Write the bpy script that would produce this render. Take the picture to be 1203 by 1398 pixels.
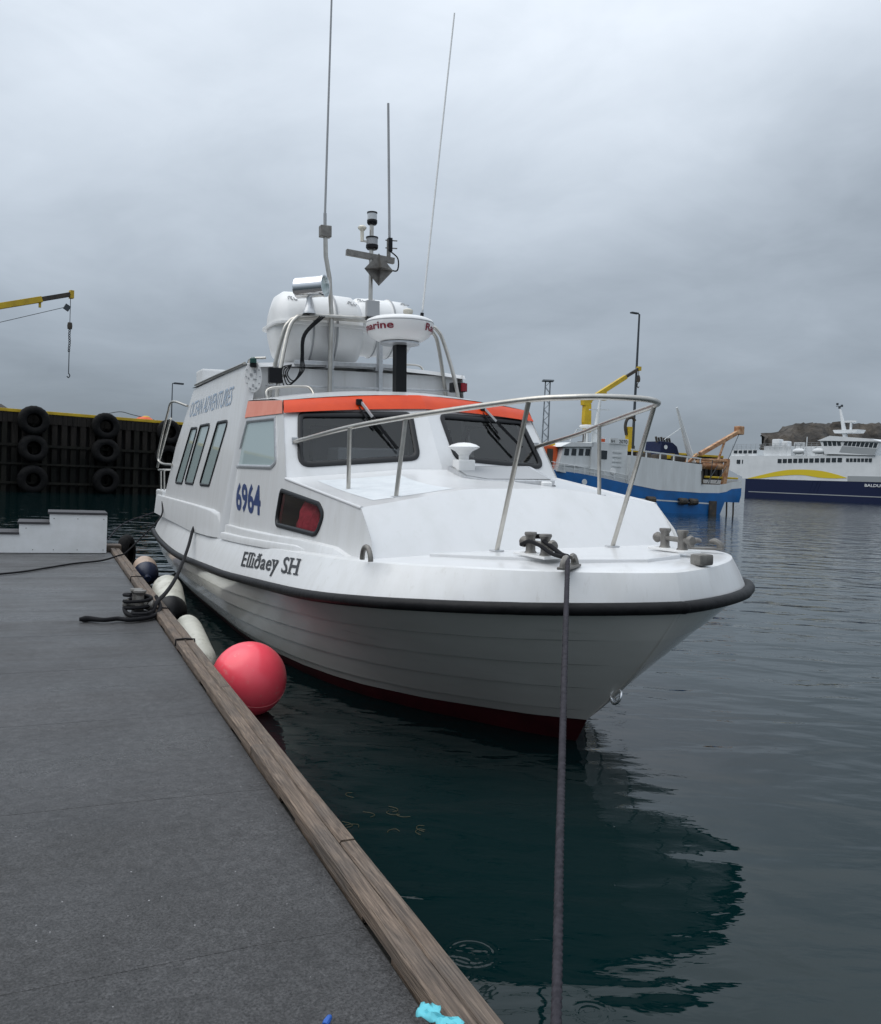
import bpy, bmesh, math, random
from mathutils import Vector, Matrix
from mathutils.geometry import tessellate_polygon
random.seed(7)
PI = math.pi
scene = bpy.context.scene
for o in list(bpy.data.objects):
    bpy.data.objects.remove(o)
COL = scene.collection

# ------------------------------------------------------------------ camera
CAM_H, PITCH, ROLL = 1.9, math.atan(45.5 / 1184), 0.043
fwd = Vector((0, math.cos(PITCH), -math.sin(PITCH)))
r0 = Vector((1, 0, 0))
u0 = Vector((0, math.sin(PITCH), math.cos(PITCH)))
rgt = r0 * math.cos(ROLL) + u0 * math.sin(ROLL)
upv = u0 * math.cos(ROLL) - r0 * math.sin(ROLL)
cam_data = bpy.data.cameras.new('camera')
cam = bpy.data.objects.new('camera', cam_data)
COL.objects.link(cam)
m3 = Matrix((rgt, upv, -fwd)).transposed()
cam.matrix_world = Matrix.Translation((0, 0, CAM_H)) @ m3.to_4x4()
cam_data.sensor_fit = 'HORIZONTAL'
cam_data.sensor_width = 36.0
cam_data.lens = 36.0 * 1184 / 1203
cam_data.clip_start = 0.05
cam_data.clip_end = 9000
scene.camera = cam

# ------------------------------------------------------------------ world: overcast sky
world = bpy.data.worlds.new('World')
scene.world = world
world.use_nodes = True
wt = world.node_tree
wt.nodes.clear()
def wn(t, **k):
    n = wt.nodes.new(t)
    for a, b in k.items():
        setattr(n, a, b)
    return n
def wmath(op, a, b=None, c=None):
    n = wn('ShaderNodeMath', operation=op)
    for i, v in enumerate((a, b, c)):
        if v is None:
            continue
        if isinstance(v, (int, float)):
            n.inputs[i].default_value = v
        else:
            wt.links.new(v, n.inputs[i])
    return n.outputs[0]
SUN_EL, SUN_AZ = math.radians(58), math.radians(262)      # azimuth clockwise from +Y
wtc = wn('ShaderNodeTexCoord')
wsep = wn('ShaderNodeSeparateXYZ')
wt.links.new(wtc.outputs['Generated'], wsep.inputs[0])
elev = wmath('MAXIMUM', wsep.outputs[2], 0.0)
cie = wmath('MULTIPLY_ADD', elev, 2.65, 0.68)              # overcast: zenith about three times the horizon
den = wmath('ADD', elev, 0.22)
cx = wmath('DIVIDE', wsep.outputs[0], den)
cy = wmath('DIVIDE', wsep.outputs[1], den)
ccomb = wn('ShaderNodeCombineXYZ')
wt.links.new(cx, ccomb.inputs[0]); wt.links.new(cy, ccomb.inputs[1])
SKYX, SKYY = 5.5, 2.2
def wnoise(scale, detail, rough, off, dist=0.0):
    mp = wn('ShaderNodeMapping')
    mp.inputs['Location'].default_value = off
    wt.links.new(ccomb.outputs[0], mp.inputs[0])
    n = wn('ShaderNodeTexNoise')
    n.inputs['Scale'].default_value = scale
    n.inputs['Detail'].default_value = detail
    n.inputs['Roughness'].default_value = rough
    n.inputs['Distortion'].default_value = dist
    wt.links.new(mp.outputs[0], n.inputs[0])
    return n.outputs[0]
nb = wnoise(0.62, 6, 0.52, (SKYX, SKYY, 0), 0.4)
ns = wnoise(2.6, 6, 0.6, (7.7, 2.2, 0), 0.6)
cl = wmath('ADD', wmath('MULTIPLY', wmath('SUBTRACT', nb, 0.49), 1.55), wmath('MULTIPLY', wmath('SUBTRACT', ns, 0.5), 0.34))
# clouds show most contrast higher up, the horizon is an even grey band
cl = wmath('MULTIPLY', cl, wmath('MINIMUM', wmath('MULTIPLY_ADD', elev, 2.2, 0.45), 1.0))
lum = wmath('MULTIPLY', cie, wmath('ADD', cl, 1.0))
lum = wmath("MULTIPLY", lum, 0.355)
tint = wn('ShaderNodeMix', data_type='RGBA')
tint.inputs[6].default_value = (0.81, 0.985, 1.185, 1)
tint.inputs[7].default_value = (0.91, 0.99, 1.09, 1)
wt.links.new(wmath('MINIMUM', wmath('MULTIPLY', lum, 1.2), 1.0), tint.inputs[0])
vm = wn('ShaderNodeVectorMath', operation='SCALE')
wt.links.new(tint.outputs[2], vm.inputs[0]); wt.links.new(lum, vm.inputs['Scale'])
sky = wn('ShaderNodeTexSky', sky_type='NISHITA')
sky.sun_disc = False
sky.sun_elevation = SUN_EL
sky.sun_rotation = SUN_AZ
bg1 = wn('ShaderNodeBackground'); bg1.inputs[1].default_value = 1.0
bg2 = wn('ShaderNodeBackground'); bg2.inputs[1].default_value = 0.05
wt.links.new(vm.outputs[0], bg1.inputs[0])
wt.links.new(sky.outputs[0], bg2.inputs[0])
wmix = wn('ShaderNodeMixShader'); wmix.inputs[0].default_value = 0.08
wt.links.new(bg1.outputs[0], wmix.inputs[1]); wt.links.new(bg2.outputs[0], wmix.inputs[2])
wout = wn('ShaderNodeOutputWorld')
wt.links.new(wmix.outputs[0], wout.inputs[0])

# ------------------------------------------------------------------ weak, very soft sun behind cloud
sun_d = bpy.data.lights.new('sun', 'SUN')
sun_d.energy = 1.2
sun_d.angle = math.radians(65)
sun_d.color = (1.0, 0.97, 0.93)
sun = bpy.data.objects.new('sun', sun_d)
COL.objects.link(sun)
sdir = Vector((math.sin(SUN_AZ) * math.cos(SUN_EL), math.cos(SUN_AZ) * math.cos(SUN_EL), math.sin(SUN_EL)))
sun.rotation_euler = (-sdir).to_track_quat('-Z', 'Y').to_euler()

vs = scene.view_settings
vs.view_transform = 'Standard'; vs.look = 'None'; vs.exposure = 0.25; vs.gamma = 1.0
vs.use_curve_mapping = False

# ------------------------------------------------------------------ materials
MATS = {}
def mat(name, c, rough=0.5, metal=0.0, c2=None, scale=4.0, stretch=(1, 1, 1), bump=0.0, bscale=None,
        coat=0.0, spec=0.5, detail=6, lo=0.35, hi=0.65, rough2=None, dist=0.0):
    m = bpy.data.materials.new(name); m.use_nodes = True
    t = m.node_tree; b = t.nodes['Principled BSDF']
    b.inputs['Base Color'].default_value = (*c, 1)
    b.inputs['Roughness'].default_value = rough
    b.inputs['Metallic'].default_value = metal
    b.inputs['Coat Weight'].default_value = coat
    b.inputs['Coat Roughness'].default_value = 0.12
    b.inputs['Specular IOR Level'].default_value = spec
    if c2 is not None or bump:
        tc = t.nodes.new('ShaderNodeTexCoord')
        mp = t.nodes.new('ShaderNodeMapping'); mp.inputs['Scale'].default_value = stretch
        t.links.new(tc.outputs['Object'], mp.inputs[0])
    if c2 is not None:
        n = t.nodes.new('ShaderNodeTexNoise')
        n.inputs['Scale'].default_value = scale; n.inputs['Detail'].default_value = detail
        n.inputs['Roughness'].default_value = 0.6; n.inputs['Distortion'].default_value = dist
        t.links.new(mp.outputs[0], n.inputs[0])
        r = t.nodes.new('ShaderNodeMapRange')
        r.inputs[1].default_value = lo; r.inputs[2].default_value = hi
        t.links.new(n.outputs[0], r.inputs[0])
        x = t.nodes.new('ShaderNodeMix'); x.data_type = 'RGBA'
        x.inputs[6].default_value = (*c, 1); x.inputs[7].default_value = (*c2, 1)
        t.links.new(r.outputs[0], x.inputs[0])
        t.links.new(x.outputs[2], b.inputs['Base Color'])
        if rough2 is not None:
            rr = t.nodes.new('ShaderNodeMapRange')
            rr.inputs[1].default_value = lo; rr.inputs[2].default_value = hi
            rr.inputs[3].default_value = rough; rr.inputs[4].default_value = rough2
            t.links.new(n.outputs[0], rr.inputs[0]); t.links.new(rr.outputs[0], b.inputs['Roughness'])
    if bump:
        n2 = t.nodes.new('ShaderNodeTexNoise')
        n2.inputs['Scale'].default_value = bscale or scale * 3; n2.inputs['Detail'].default_value = 5
        t.links.new(mp.outputs[0], n2.inputs[0])
        bp = t.nodes.new('ShaderNodeBump'); bp.inputs['Strength'].default_value = 1.0
        bp.inputs['Distance'].default_value = bump
        t.links.new(n2.outputs[0], bp.inputs['Height']); t.links.new(bp.outputs[0], b.inputs['Normal'])
    MATS[name] = m
    return m

gel = mat('white_gelcoat', (0.68, 0.685, 0.69), 0.30, c2=(0.62, 0.625, 0.62), scale=1.6, stretch=(2.5, 2.5, 0.8), coat=0.35, lo=0.45, hi=0.8, bump=0.0008, bscale=5)
def grime(m, col, stretch, scale, lo, hi, amt):
    t = m.node_tree; b = t.nodes['Principled BSDF']; src = b.inputs['Base Color'].links[0].from_socket
    tc = t.nodes.new('ShaderNodeTexCoord'); mp = t.nodes.new('ShaderNodeMapping'); mp.inputs['Scale'].default_value = stretch
    mp.inputs['Location'].default_value = (3.7, 1.9, 5.1)
    t.links.new(tc.outputs['Object'], mp.inputs[0])
    n = t.nodes.new('ShaderNodeTexNoise'); n.inputs['Scale'].default_value = scale; n.inputs['Detail'].default_value = 5; n.inputs['Roughness'].default_value = .7
    t.links.new(mp.outputs[0], n.inputs[0])
    r = t.nodes.new('ShaderNodeMapRange'); r.inputs[1].default_value = lo; r.inputs[2].default_value = hi; r.inputs[4].default_value = amt
    t.links.new(n.outputs[0], r.inputs[0])
    x = t.nodes.new('ShaderNodeMix'); x.data_type = 'RGBA'; x.inputs[7].default_value = (*col, 1)
    t.links.new(r.outputs[0], x.inputs[0]); t.links.new(src, x.inputs[6]); t.links.new(x.outputs[2], b.inputs['Base Color'])
grime(gel, (0.50, 0.49, 0.44), (1, 1, 1), 9, .60, .78, .28)
gelside = mat('weathered_gelcoat', (0.71, 0.715, 0.715), 0.34, c2=(0.63, 0.63, 0.615), scale=2.0, stretch=(4, 4, 0.5), coat=0.25, lo=0.42, hi=0.85, bump=0.001, bscale=6)
hullw = mat('hull_gelcoat', (0.75, 0.725, 0.68), 0.16, c2=(0.68, 0.655, 0.61), scale=1.8, stretch=(1, 1, 2.5), coat=1.0, lo=0.4, hi=0.75, bump=0.0015, bscale=1.6)
grime(gelside, (0.42, 0.40, 0.35), (9, 9, .45), 1.6, .58, .74, .40)
grime(hullw, (0.36, 0.35, 0.31), (.7, .7, 9), 1.3, .62, .80, .45)
antifoul = mat('antifouling_red', (0.040, 0.004, 0.007), 0.55, spec=0.2, c2=(0.020, 0.003, 0.005), scale=3)
nonskid = mat('nonskid_panel', (0.70, 0.73, 0.745), 0.55, c2=(0.62, 0.65, 0.67), scale=6, bump=0.002, bscale=160)
rubm = mat('black_rubber', (0.006, 0.006, 0.007), 0.5, spec=0.18, c2=(0.013, 0.013, 0.014), scale=9, bump=0.004, bscale=22)
orange = mat('orange_paint', (0.66, 0.055, 0.003), 0.45, spec=0.3, c2=(0.58, 0.042, 0.002), scale=5)
orangef = mat('faded_orange_paint', (0.88, 0.33, 0.23), 0.45, c2=(0.82, 0.27, 0.18), scale=6)
steel = mat('stainless_tube', (0.55, 0.53, 0.49), 0.32, 0.9, c2=(0.46, 0.44, 0.40), scale=14)
chrome = mat('chrome', (0.82, 0.82, 0.83), 0.06, 1.0)
galv = mat('galvanised_metal', (0.25, 0.24, 0.22), 0.55, 0.5, c2=(0.16, 0.15, 0.14), scale=18, bump=0.002, bscale=60)
alu = mat('aluminium', (0.60, 0.61, 0.62), 0.35, 0.75, c2=(0.50, 0.51, 0.52), scale=20)
blackp = mat('black_plastic', (0.006, 0.0065, 0.008), 0.4, spec=0.25)
darkp = mat('dark_frame', (0.012, 0.013, 0.015), 0.4, spec=0.3)
whitep = mat('white_plastic', (0.80, 0.80, 0.79), 0.35, c2=(0.72, 0.72, 0.70), scale=5, lo=0.5, hi=0.9)
creamp = mat('cream_plastic', (0.72, 0.68, 0.58), 0.4)
greyp = mat('grey_plastic', (0.35, 0.36, 0.37), 0.45)
navy = mat('navy_lettering', (0.012, 0.035, 0.14), 0.4)
blacklet = mat('black_lettering', (0.01, 0.01, 0.012), 0.4)
paleblue = mat('pale_blue_lettering', (0.36, 0.45, 0.56), 0.4)
redlet = mat('red_lettering', (0.20, 0.012, 0.03), 0.4)
buoyred = mat('red_buoy_vinyl', (1.0, 0.085, 0.125), 0.32, c2=(0.98, 0.12, 0.15), scale=7, lo=0.4, hi=0.8, coat=0.15, bump=0.002, bscale=10)
grime(buoyred, (0.75, 0.32, 0.30), (1, 1, 1), 13, .60, .72, .45)
scuff = mat('scuffed_vinyl', (0.80, 0.25, 0.25), 0.6)
fendw = mat('white_fender_vinyl', (0.66, 0.65, 0.57), 0.4, c2=(0.50, 0.49, 0.42), scale=5)
grime(fendw, (0.20, 0.18, 0.12), (1, 1, 1), 9, .56, .70, .55)
fendo = mat('stained_fender_vinyl', (0.55, 0.42, 0.33), 0.5, c2=(0.40, 0.30, 0.23), scale=6)
fendb = mat('navy_fender_vinyl', (0.012, 0.02, 0.05), 0.4)
ropeb = mat('black_rope', (0.008, 0.008, 0.010), 0.75, spec=0.2, bump=0.003, bscale=140)
ropeg = mat('dark_grey_rope', (0.042, 0.039, 0.047), 0.8, spec=0.2, c2=(0.022, 0.021, 0.026), scale=40)
redin = mat('red_fabric', (0.80, 0.055, 0.10), 0.8, c2=(0.50, 0.02, 0.05), scale=14, bump=0.01, bscale=12)
dashm = mat('grey_vinyl', (0.17, 0.175, 0.18), 0.6)
skyin = mat('cabin_lining', (0.62, 0.60, 0.57), 0.7)
bluep = mat('blue_hull_paint', (0.005, 0.13, 0.40), 0.4, c2=(0.010, 0.10, 0.29), scale=0.9, coat=0.1)
vwhite = mat('vessel_white_paint', (0.66, 0.68, 0.68), 0.45, c2=(0.52, 0.53, 0.52), scale=0.8, stretch=(2, 2, 0.4), lo=0.4, hi=0.85)
rust = mat('rusty_paint', (0.52, 0.33, 0.19), 0.6, c2=(0.30, 0.12, 0.045), scale=2.2, lo=0.4, hi=0.62)
vdark = mat('dark_gear', (0.025, 0.025, 0.025), 0.7, c2=(0.08, 0.06, 0.04), scale=2)
yellow = mat('yellow_paint', (0.62, 0.42, 0.012), 0.45, c2=(0.46, 0.30, 0.015), scale=1.5)
vorange = mat('orange_gear', (0.68, 0.10, 0.02), 0.5)
ferrynavy = mat('ferry_navy', (0.005, 0.011, 0.045), 0.4, spec=0.3)
ferrywhite = mat('ferry_white', (0.70, 0.72, 0.73), 0.45, c2=(0.62, 0.64, 0.65), scale=0.25)
ferryyel = mat('ferry_yellow', (0.66, 0.50, 0.015), 0.45)
ferrygrey = mat('ferry_grey', (0.30, 0.32, 0.33), 0.5)
winfar = mat('far_window_glass', (0.02, 0.028, 0.034), 0.12)
timberq0 = mat('quay_timber', (0.034, 0.029, 0.025), 0.85, spec=0.2, c2=(0.012, 0.011, 0.010), scale=1.2, stretch=(5, 5, 0.5), bump=0.02, bscale=6, lo=0.3, hi=0.7)
timberw = mat('quay_timber_wet', (0.008, 0.008, 0.007), 0.7, spec=0.2, c2=(0.016, 0.015, 0.011), scale=1.5, stretch=(4, 4, 0.6), bump=0.02, bscale=6)
timberq = timberq0
_t = timberq.node_tree; _b = _t.nodes['Principled BSDF']; _src = _b.inputs['Base Color'].links[0].from_socket
_tc = _t.nodes.new('ShaderNodeTexCoord'); _sp = _t.nodes.new('ShaderNodeSeparateXYZ'); _t.links.new(_tc.outputs['Object'], _sp.inputs[0])
_nz = _t.nodes.new('ShaderNodeTexNoise'); _nz.inputs['Scale'].default_value = 1.3; _t.links.new(_tc.outputs['Object'], _nz.inputs[0])
_ad = _t.nodes.new('ShaderNodeMath'); _ad.operation = 'MULTIPLY_ADD'; _ad.inputs[1].default_value = 1.6; _t.links.new(_nz.outputs[0], _ad.inputs[0]); _t.links.new(_sp.outputs[2], _ad.inputs[2])
_mr = _t.nodes.new('ShaderNodeMapRange'); _mr.inputs[1].default_value = 2.6; _mr.inputs[2].default_value = 4.0; _t.links.new(_ad.outputs[0], _mr.inputs[0])
_mx = _t.nodes.new('ShaderNodeMix'); _mx.data_type = 'RGBA'; _mx.inputs[6].default_value = (0.005, 0.0055, 0.0045, 1)   # weed-stained tidal zone
_t.links.new(_mr.outputs[0], _mx.inputs[0]); _t.links.new(_src, _mx.inputs[7]); _t.links.new(_mx.outputs[2], _b.inputs['Base Color'])
darkvoid = mat('gap_shade_backing', (0.008, 0.008, 0.008), 0.9)  # near-black colour stands in for the shade in the gaps between piles
tyrem = mat('old_tyre', (0.006, 0.006, 0.007), 0.8, spec=0.15, c2=(0.014, 0.0135, 0.013), scale=3, bump=0.02, bscale=9)
concrete = mat('quay_concrete', (0.22, 0.215, 0.205), 0.85, c2=(0.14, 0.14, 0.135), scale=0.8, bump=0.01, bscale=12)
polem = mat('dark_grey_pole', (0.05, 0.06, 0.07), 0.5, 0.3)
latm = mat('galvanised_lattice', (0.22, 0.24, 0.26), 0.6, 0.3)
rock = mat('rock', (0.085, 0.072, 0.058), 0.9, c2=(0.028, 0.026, 0.024), scale=0.10, stretch=(1, 1, 1.4), bump=1.6, bscale=0.22, lo=0.35, hi=0.6, detail=10)
clothm = mat('light_blue_tissue', (0.13, 0.52, 0.60), 0.8)
bluebit = mat('blue_plastic', (0.02, 0.10, 0.40), 0.35)
stepw = mat('white_step_board', (0.78, 0.79, 0.80), 0.5, c2=(0.70, 0.71, 0.71), scale=4)
stept = mat('dark_step_tread', (0.045, 0.045, 0.05), 0.75, bump=0.003, bscale=120)
weedm = mat('seaweed', (0.045, 0.040, 0.012), 0.6)
navgreen = mat('green_lens', (0.01, 0.06, 0.05), 0.12)
navred = mat('red_lens', (0.22, 0.01, 0.02), 0.12)
clearm = mat('clear_lens', (0.55, 0.58, 0.60), 0.1)
silver = mat('silver_paint', (0.55, 0.55, 0.55), 0.35, 0.6)
wetcon = mat('pontoon_side', (0.05, 0.048, 0.045), 0.7, c2=(0.025, 0.026, 0.022), scale=3, bump=0.01, bscale=12)

def glass(name, tint, extra=None, fres=1.5):
    m = bpy.data.materials.new(name); m.use_nodes = True
    t = m.node_tree; t.nodes.clear()
    out = t.nodes.new('ShaderNodeOutputMaterial')
    tr = t.nodes.new('ShaderNodeBsdfTransparent'); tr.inputs[0].default_value = (*tint, 1)
    gl = t.nodes.new('ShaderNodeBsdfGlossy'); gl.inputs['Roughness'].default_value = 0.03
    gl.inputs['Color'].default_value = (0.95, 0.97, 0.97, 1)
    fr = t.nodes.new('ShaderNodeFresnel'); fr.inputs[0].default_value = fres
    mx = t.nodes.new('ShaderNodeMixShader')
    src = tr.outputs[0]
    if extra:
        df = t.nodes.new('ShaderNodeBsdfDiffuse'); df.inputs[0].default_value = (*extra[0], 1)
        m2 = t.nodes.new('ShaderNodeMixShader')
        nz = t.nodes.new('ShaderNodeTexNoise'); nz.inputs['Scale'].default_value = 60
        mr = t.nodes.new('ShaderNodeMapRange'); mr.inputs[3].default_value = extra[1] - 0.06; mr.inputs[4].default_value = extra[1] + 0.06
        t.links.new(nz.outputs[0], mr.inputs[0]); t.links.new(mr.outputs[0], m2.inputs[0])
        t.links.new(src, m2.inputs[1]); t.links.new(df.outputs[0], m2.inputs[2]); src = m2.outputs[0]
    t.links.new(fr.outputs[0], mx.inputs[0]); t.links.new(src, mx.inputs[1]); t.links.new(gl.outputs[0], mx.inputs[2])
    t.links.new(mx.outputs[0], out.inputs[0])
    return m
gl_dark = glass('tinted_windscreen', (0.80, 0.83, 0.85), fres=1.5)
gl_port = glass('porthole_glass', (0.88, 0.88, 0.88), fres=1.42)
gl_frost = glass('misted_glass', (0.40, 0.44, 0.45), ((0.46, 0.56, 0.565), 0.84), 1.2)
gl_side = glass('side_window_glass', (0.30, 0.35, 0.36), ((0.52, 0.63, 0.62), 0.72), 1.45)  # pale diffuse share paints a bright sky reflection into the panes

# wood with grain along local Y
def wood(name, c1, c2, c3):
    m = bpy.data.materials.new(name); m.use_nodes = True
    t = m.node_tree; b = t.nodes['Principled BSDF']; b.inputs['Roughness'].default_value = 0.72
    tc = t.nodes.new('ShaderNodeTexCoord'); oi = t.nodes.new('ShaderNodeObjectInfo')
    add = t.nodes.new('ShaderNodeVectorMath'); add.operation = 'ADD'
    sc = t.nodes.new('ShaderNodeVectorMath'); sc.operation = 'SCALE'; sc.inputs['Scale'].default_value = 37.0
    cmb = t.nodes.new('ShaderNodeCombineXYZ')
    t.links.new(oi.outputs['Random'], cmb.inputs[0]); t.links.new(oi.outputs['Random'], cmb.inputs[1])
    t.links.new(cmb.outputs[0], sc.inputs[0])
    t.links.new(tc.outputs['Object'], add.inputs[0]); t.links.new(sc.outputs[0], add.inputs[1])
    mp = t.nodes.new('ShaderNodeMapping'); mp.inputs['Scale'].default_value = (26, 1.5, 26)
    t.links.new(add.outputs[0], mp.inputs[0])
    n1 = t.nodes.new('ShaderNodeTexNoise'); n1.inputs['Scale'].default_value = 1.0; n1.inputs['Detail'].default_value = 3; n1.inputs['Distortion'].default_value = 1.2
    t.links.new(mp.outputs[0], n1.inputs[0])
    wv = t.nodes.new('ShaderNodeMath'); wv.operation = 'MULTIPLY'; wv.inputs[1].default_value = 46
    t.links.new(n1.outputs[0], wv.inputs[0])
    sn = t.nodes.new('ShaderNodeMath'); sn.operation = 'SINE'; t.links.new(wv.outputs[0], sn.inputs[0])
    ab = t.nodes.new('ShaderNodeMapRange'); ab.inputs[1].default_value = -1; ab.inputs[2].default_value = 1
    t.links.new(sn.outputs[0], ab.inputs[0])
    mp2 = t.nodes.new('ShaderNodeMapping'); mp2.inputs['Scale'].default_value = (160, 5, 160)
    t.links.new(add.outputs[0], mp2.inputs[0])
    n2 = t.nodes.new('ShaderNodeTexNoise'); n2.inputs['Scale'].default_value = 1.0; n2.inputs['Detail'].default_value = 4
    t.links.new(mp2.outputs[0], n2.inputs[0])
    n3 = t.nodes.new('ShaderNodeTexNoise'); n3.inputs['Scale'].default_value = 3.0; n3.inputs['Detail'].default_value = 5
    t.links.new(add.outputs[0], n3.inputs[0])
    x1 = t.nodes.new('ShaderNodeMix'); x1.data_type = 'RGBA'
    x1.inputs[6].default_value = (*c1, 1); x1.inputs[7].default_value = (*c2, 1); t.links.new(ab.outputs[0], x1.inputs[0])
    x2 = t.nodes.new('ShaderNodeMix'); x2.data_type = 'RGBA'; x2.inputs[7].default_value = (*c3, 1)
    mr = t.nodes.new('ShaderNodeMapRange'); mr.inputs[1].default_value = 0.42; mr.inputs[2].default_value = 0.72; mr.inputs[4].default_value = 0.75
    t.links.new(n3.outputs[0], mr.inputs[0]); t.links.new(mr.outputs[0], x2.inputs[0]); t.links.new(x1.outputs[2], x2.inputs[6])
    x3 = t.nodes.new('ShaderNodeMix'); x3.data_type = 'RGBA'; x3.blend_type = 'MULTIPLY'; x3.inputs[0].default_value = 0.75
    mr2 = t.nodes.new('ShaderNodeMapRange'); mr2.inputs[1].default_value = 0.3; mr2.inputs[2].default_value = 0.6; mr2.inputs[3].default_value = 0.35; mr2.inputs[4].default_value = 1.1
    t.links.new(n2.outputs[0], mr2.inputs[0]); t.links.new(x2.outputs[2], x3.inputs[6]); t.links.new(mr2.outputs[0], x3.inputs[7])
    t.links.new(x3.outputs[2], b.inputs['Base Color'])
    bp = t.nodes.new('ShaderNodeBump'); bp.inputs['Distance'].default_value = 0.004
    t.links.new(mr2.outputs[0], bp.inputs['Height']); t.links.new(bp.outputs[0], b.inputs['Normal'])
    return m
woodm = wood('weathered_curb_wood', (0.205, 0.152, 0.112), (0.128, 0.093, 0.069), (0.095, 0.080, 0.068))

# pontoon surface: dark mineral felt, damp in bands
def make_felt():
    m = bpy.data.materials.new('mineral_felt'); m.use_nodes = True
    t = m.node_tree; b = t.nodes['Principled BSDF']
    tc = t.nodes.new('ShaderNodeTexCoord')
    def noise(sc, det, st=(1, 1, 1), rg=0.6):
        mp = t.nodes.new('ShaderNodeMapping'); mp.inputs['Scale'].default_value = st
        t.links.new(tc.outputs['Object'], mp.inputs[0])
        n = t.nodes.new('ShaderNodeTexNoise'); n.inputs['Scale'].default_value = sc; n.inputs['Detail'].default_value = det
        n.inputs['Roughness'].default_value = rg
        t.links.new(mp.outputs[0], n.inputs[0]); return n.outputs[0]
    def rng(v, a, b_, c, d):
        r = t.nodes.new('ShaderNodeMapRange')
        for i, q in enumerate((a, b_, c, d)): r.inputs[i + 1].default_value = q
        t.links.new(v, r.inputs[0]); return r.outputs[0]
    def mth(op, a, b_):
        n = t.nodes.new('ShaderNodeMath'); n.operation = op
        for i, q in enumerate((a, b_)):
            if isinstance(q, (int, float)): n.inputs[i].default_value = q
            else: t.links.new(q, n.inputs[i])
        return n.outputs[0]
    grain = noise(110, 5, rg=0.8); mid = noise(20, 6); band = noise(1.0, 5, (0.35, 2.6, 1)); patch = noise(1.1, 5)
    val = mth('MULTIPLY', rng(grain, 0.38, 0.64, 0.010, 0.084), rng(mid, 0.3, 0.7, 0.62, 1.3))
    val = mth('MULTIPLY', val, rng(patch, 0.35, 0.65, 0.72, 1.22))
    vo = t.nodes.new('ShaderNodeTexVoronoi'); vo.inputs['Scale'].default_value = 26
    t.links.new(tc.outputs['Object'], vo.inputs[0])
    chip = rng(vo.outputs['Distance'], 0.055, 0.085, 1.0, 0.0)
    sepc = t.nodes.new('ShaderNodeSeparateColor'); t.links.new(vo.outputs['Color'], sepc.inputs[0])
    chip = mth('MULTIPLY', chip, mth('GREATER_THAN', sepc.outputs[0], 0.86))
    val = mth('ADD', val, mth('MULTIPLY', chip, 0.30))
    cc = t.nodes.new('ShaderNodeCombineColor')
    t.links.new(val, cc.inputs[0]); t.links.new(mth('MULTIPLY', val, 0.985), cc.inputs[1]); t.links.new(mth('MULTIPLY', val, 1.0), cc.inputs[2])
    t.links.new(cc.outputs[0], b.inputs['Base Color'])
    t.links.new(rng(mth('ADD', mth('MULTIPLY', band, 0.6), mth('MULTIPLY', patch, 0.4)), 0.36, 0.62, 0.60, 0.24), b.inputs['Roughness'])
    b.inputs['Specular IOR Level'].default_value = 0.5
    bp = t.nodes.new('ShaderNodeBump'); bp.inputs['Distance'].default_value = 0.0035
    t.links.new(mth('ADD', grain, mth('MULTIPLY', mid, 1.2)), bp.inputs['Height']); t.links.new(bp.outputs[0], b.inputs['Normal'])
    return m
felt = make_felt()

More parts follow.
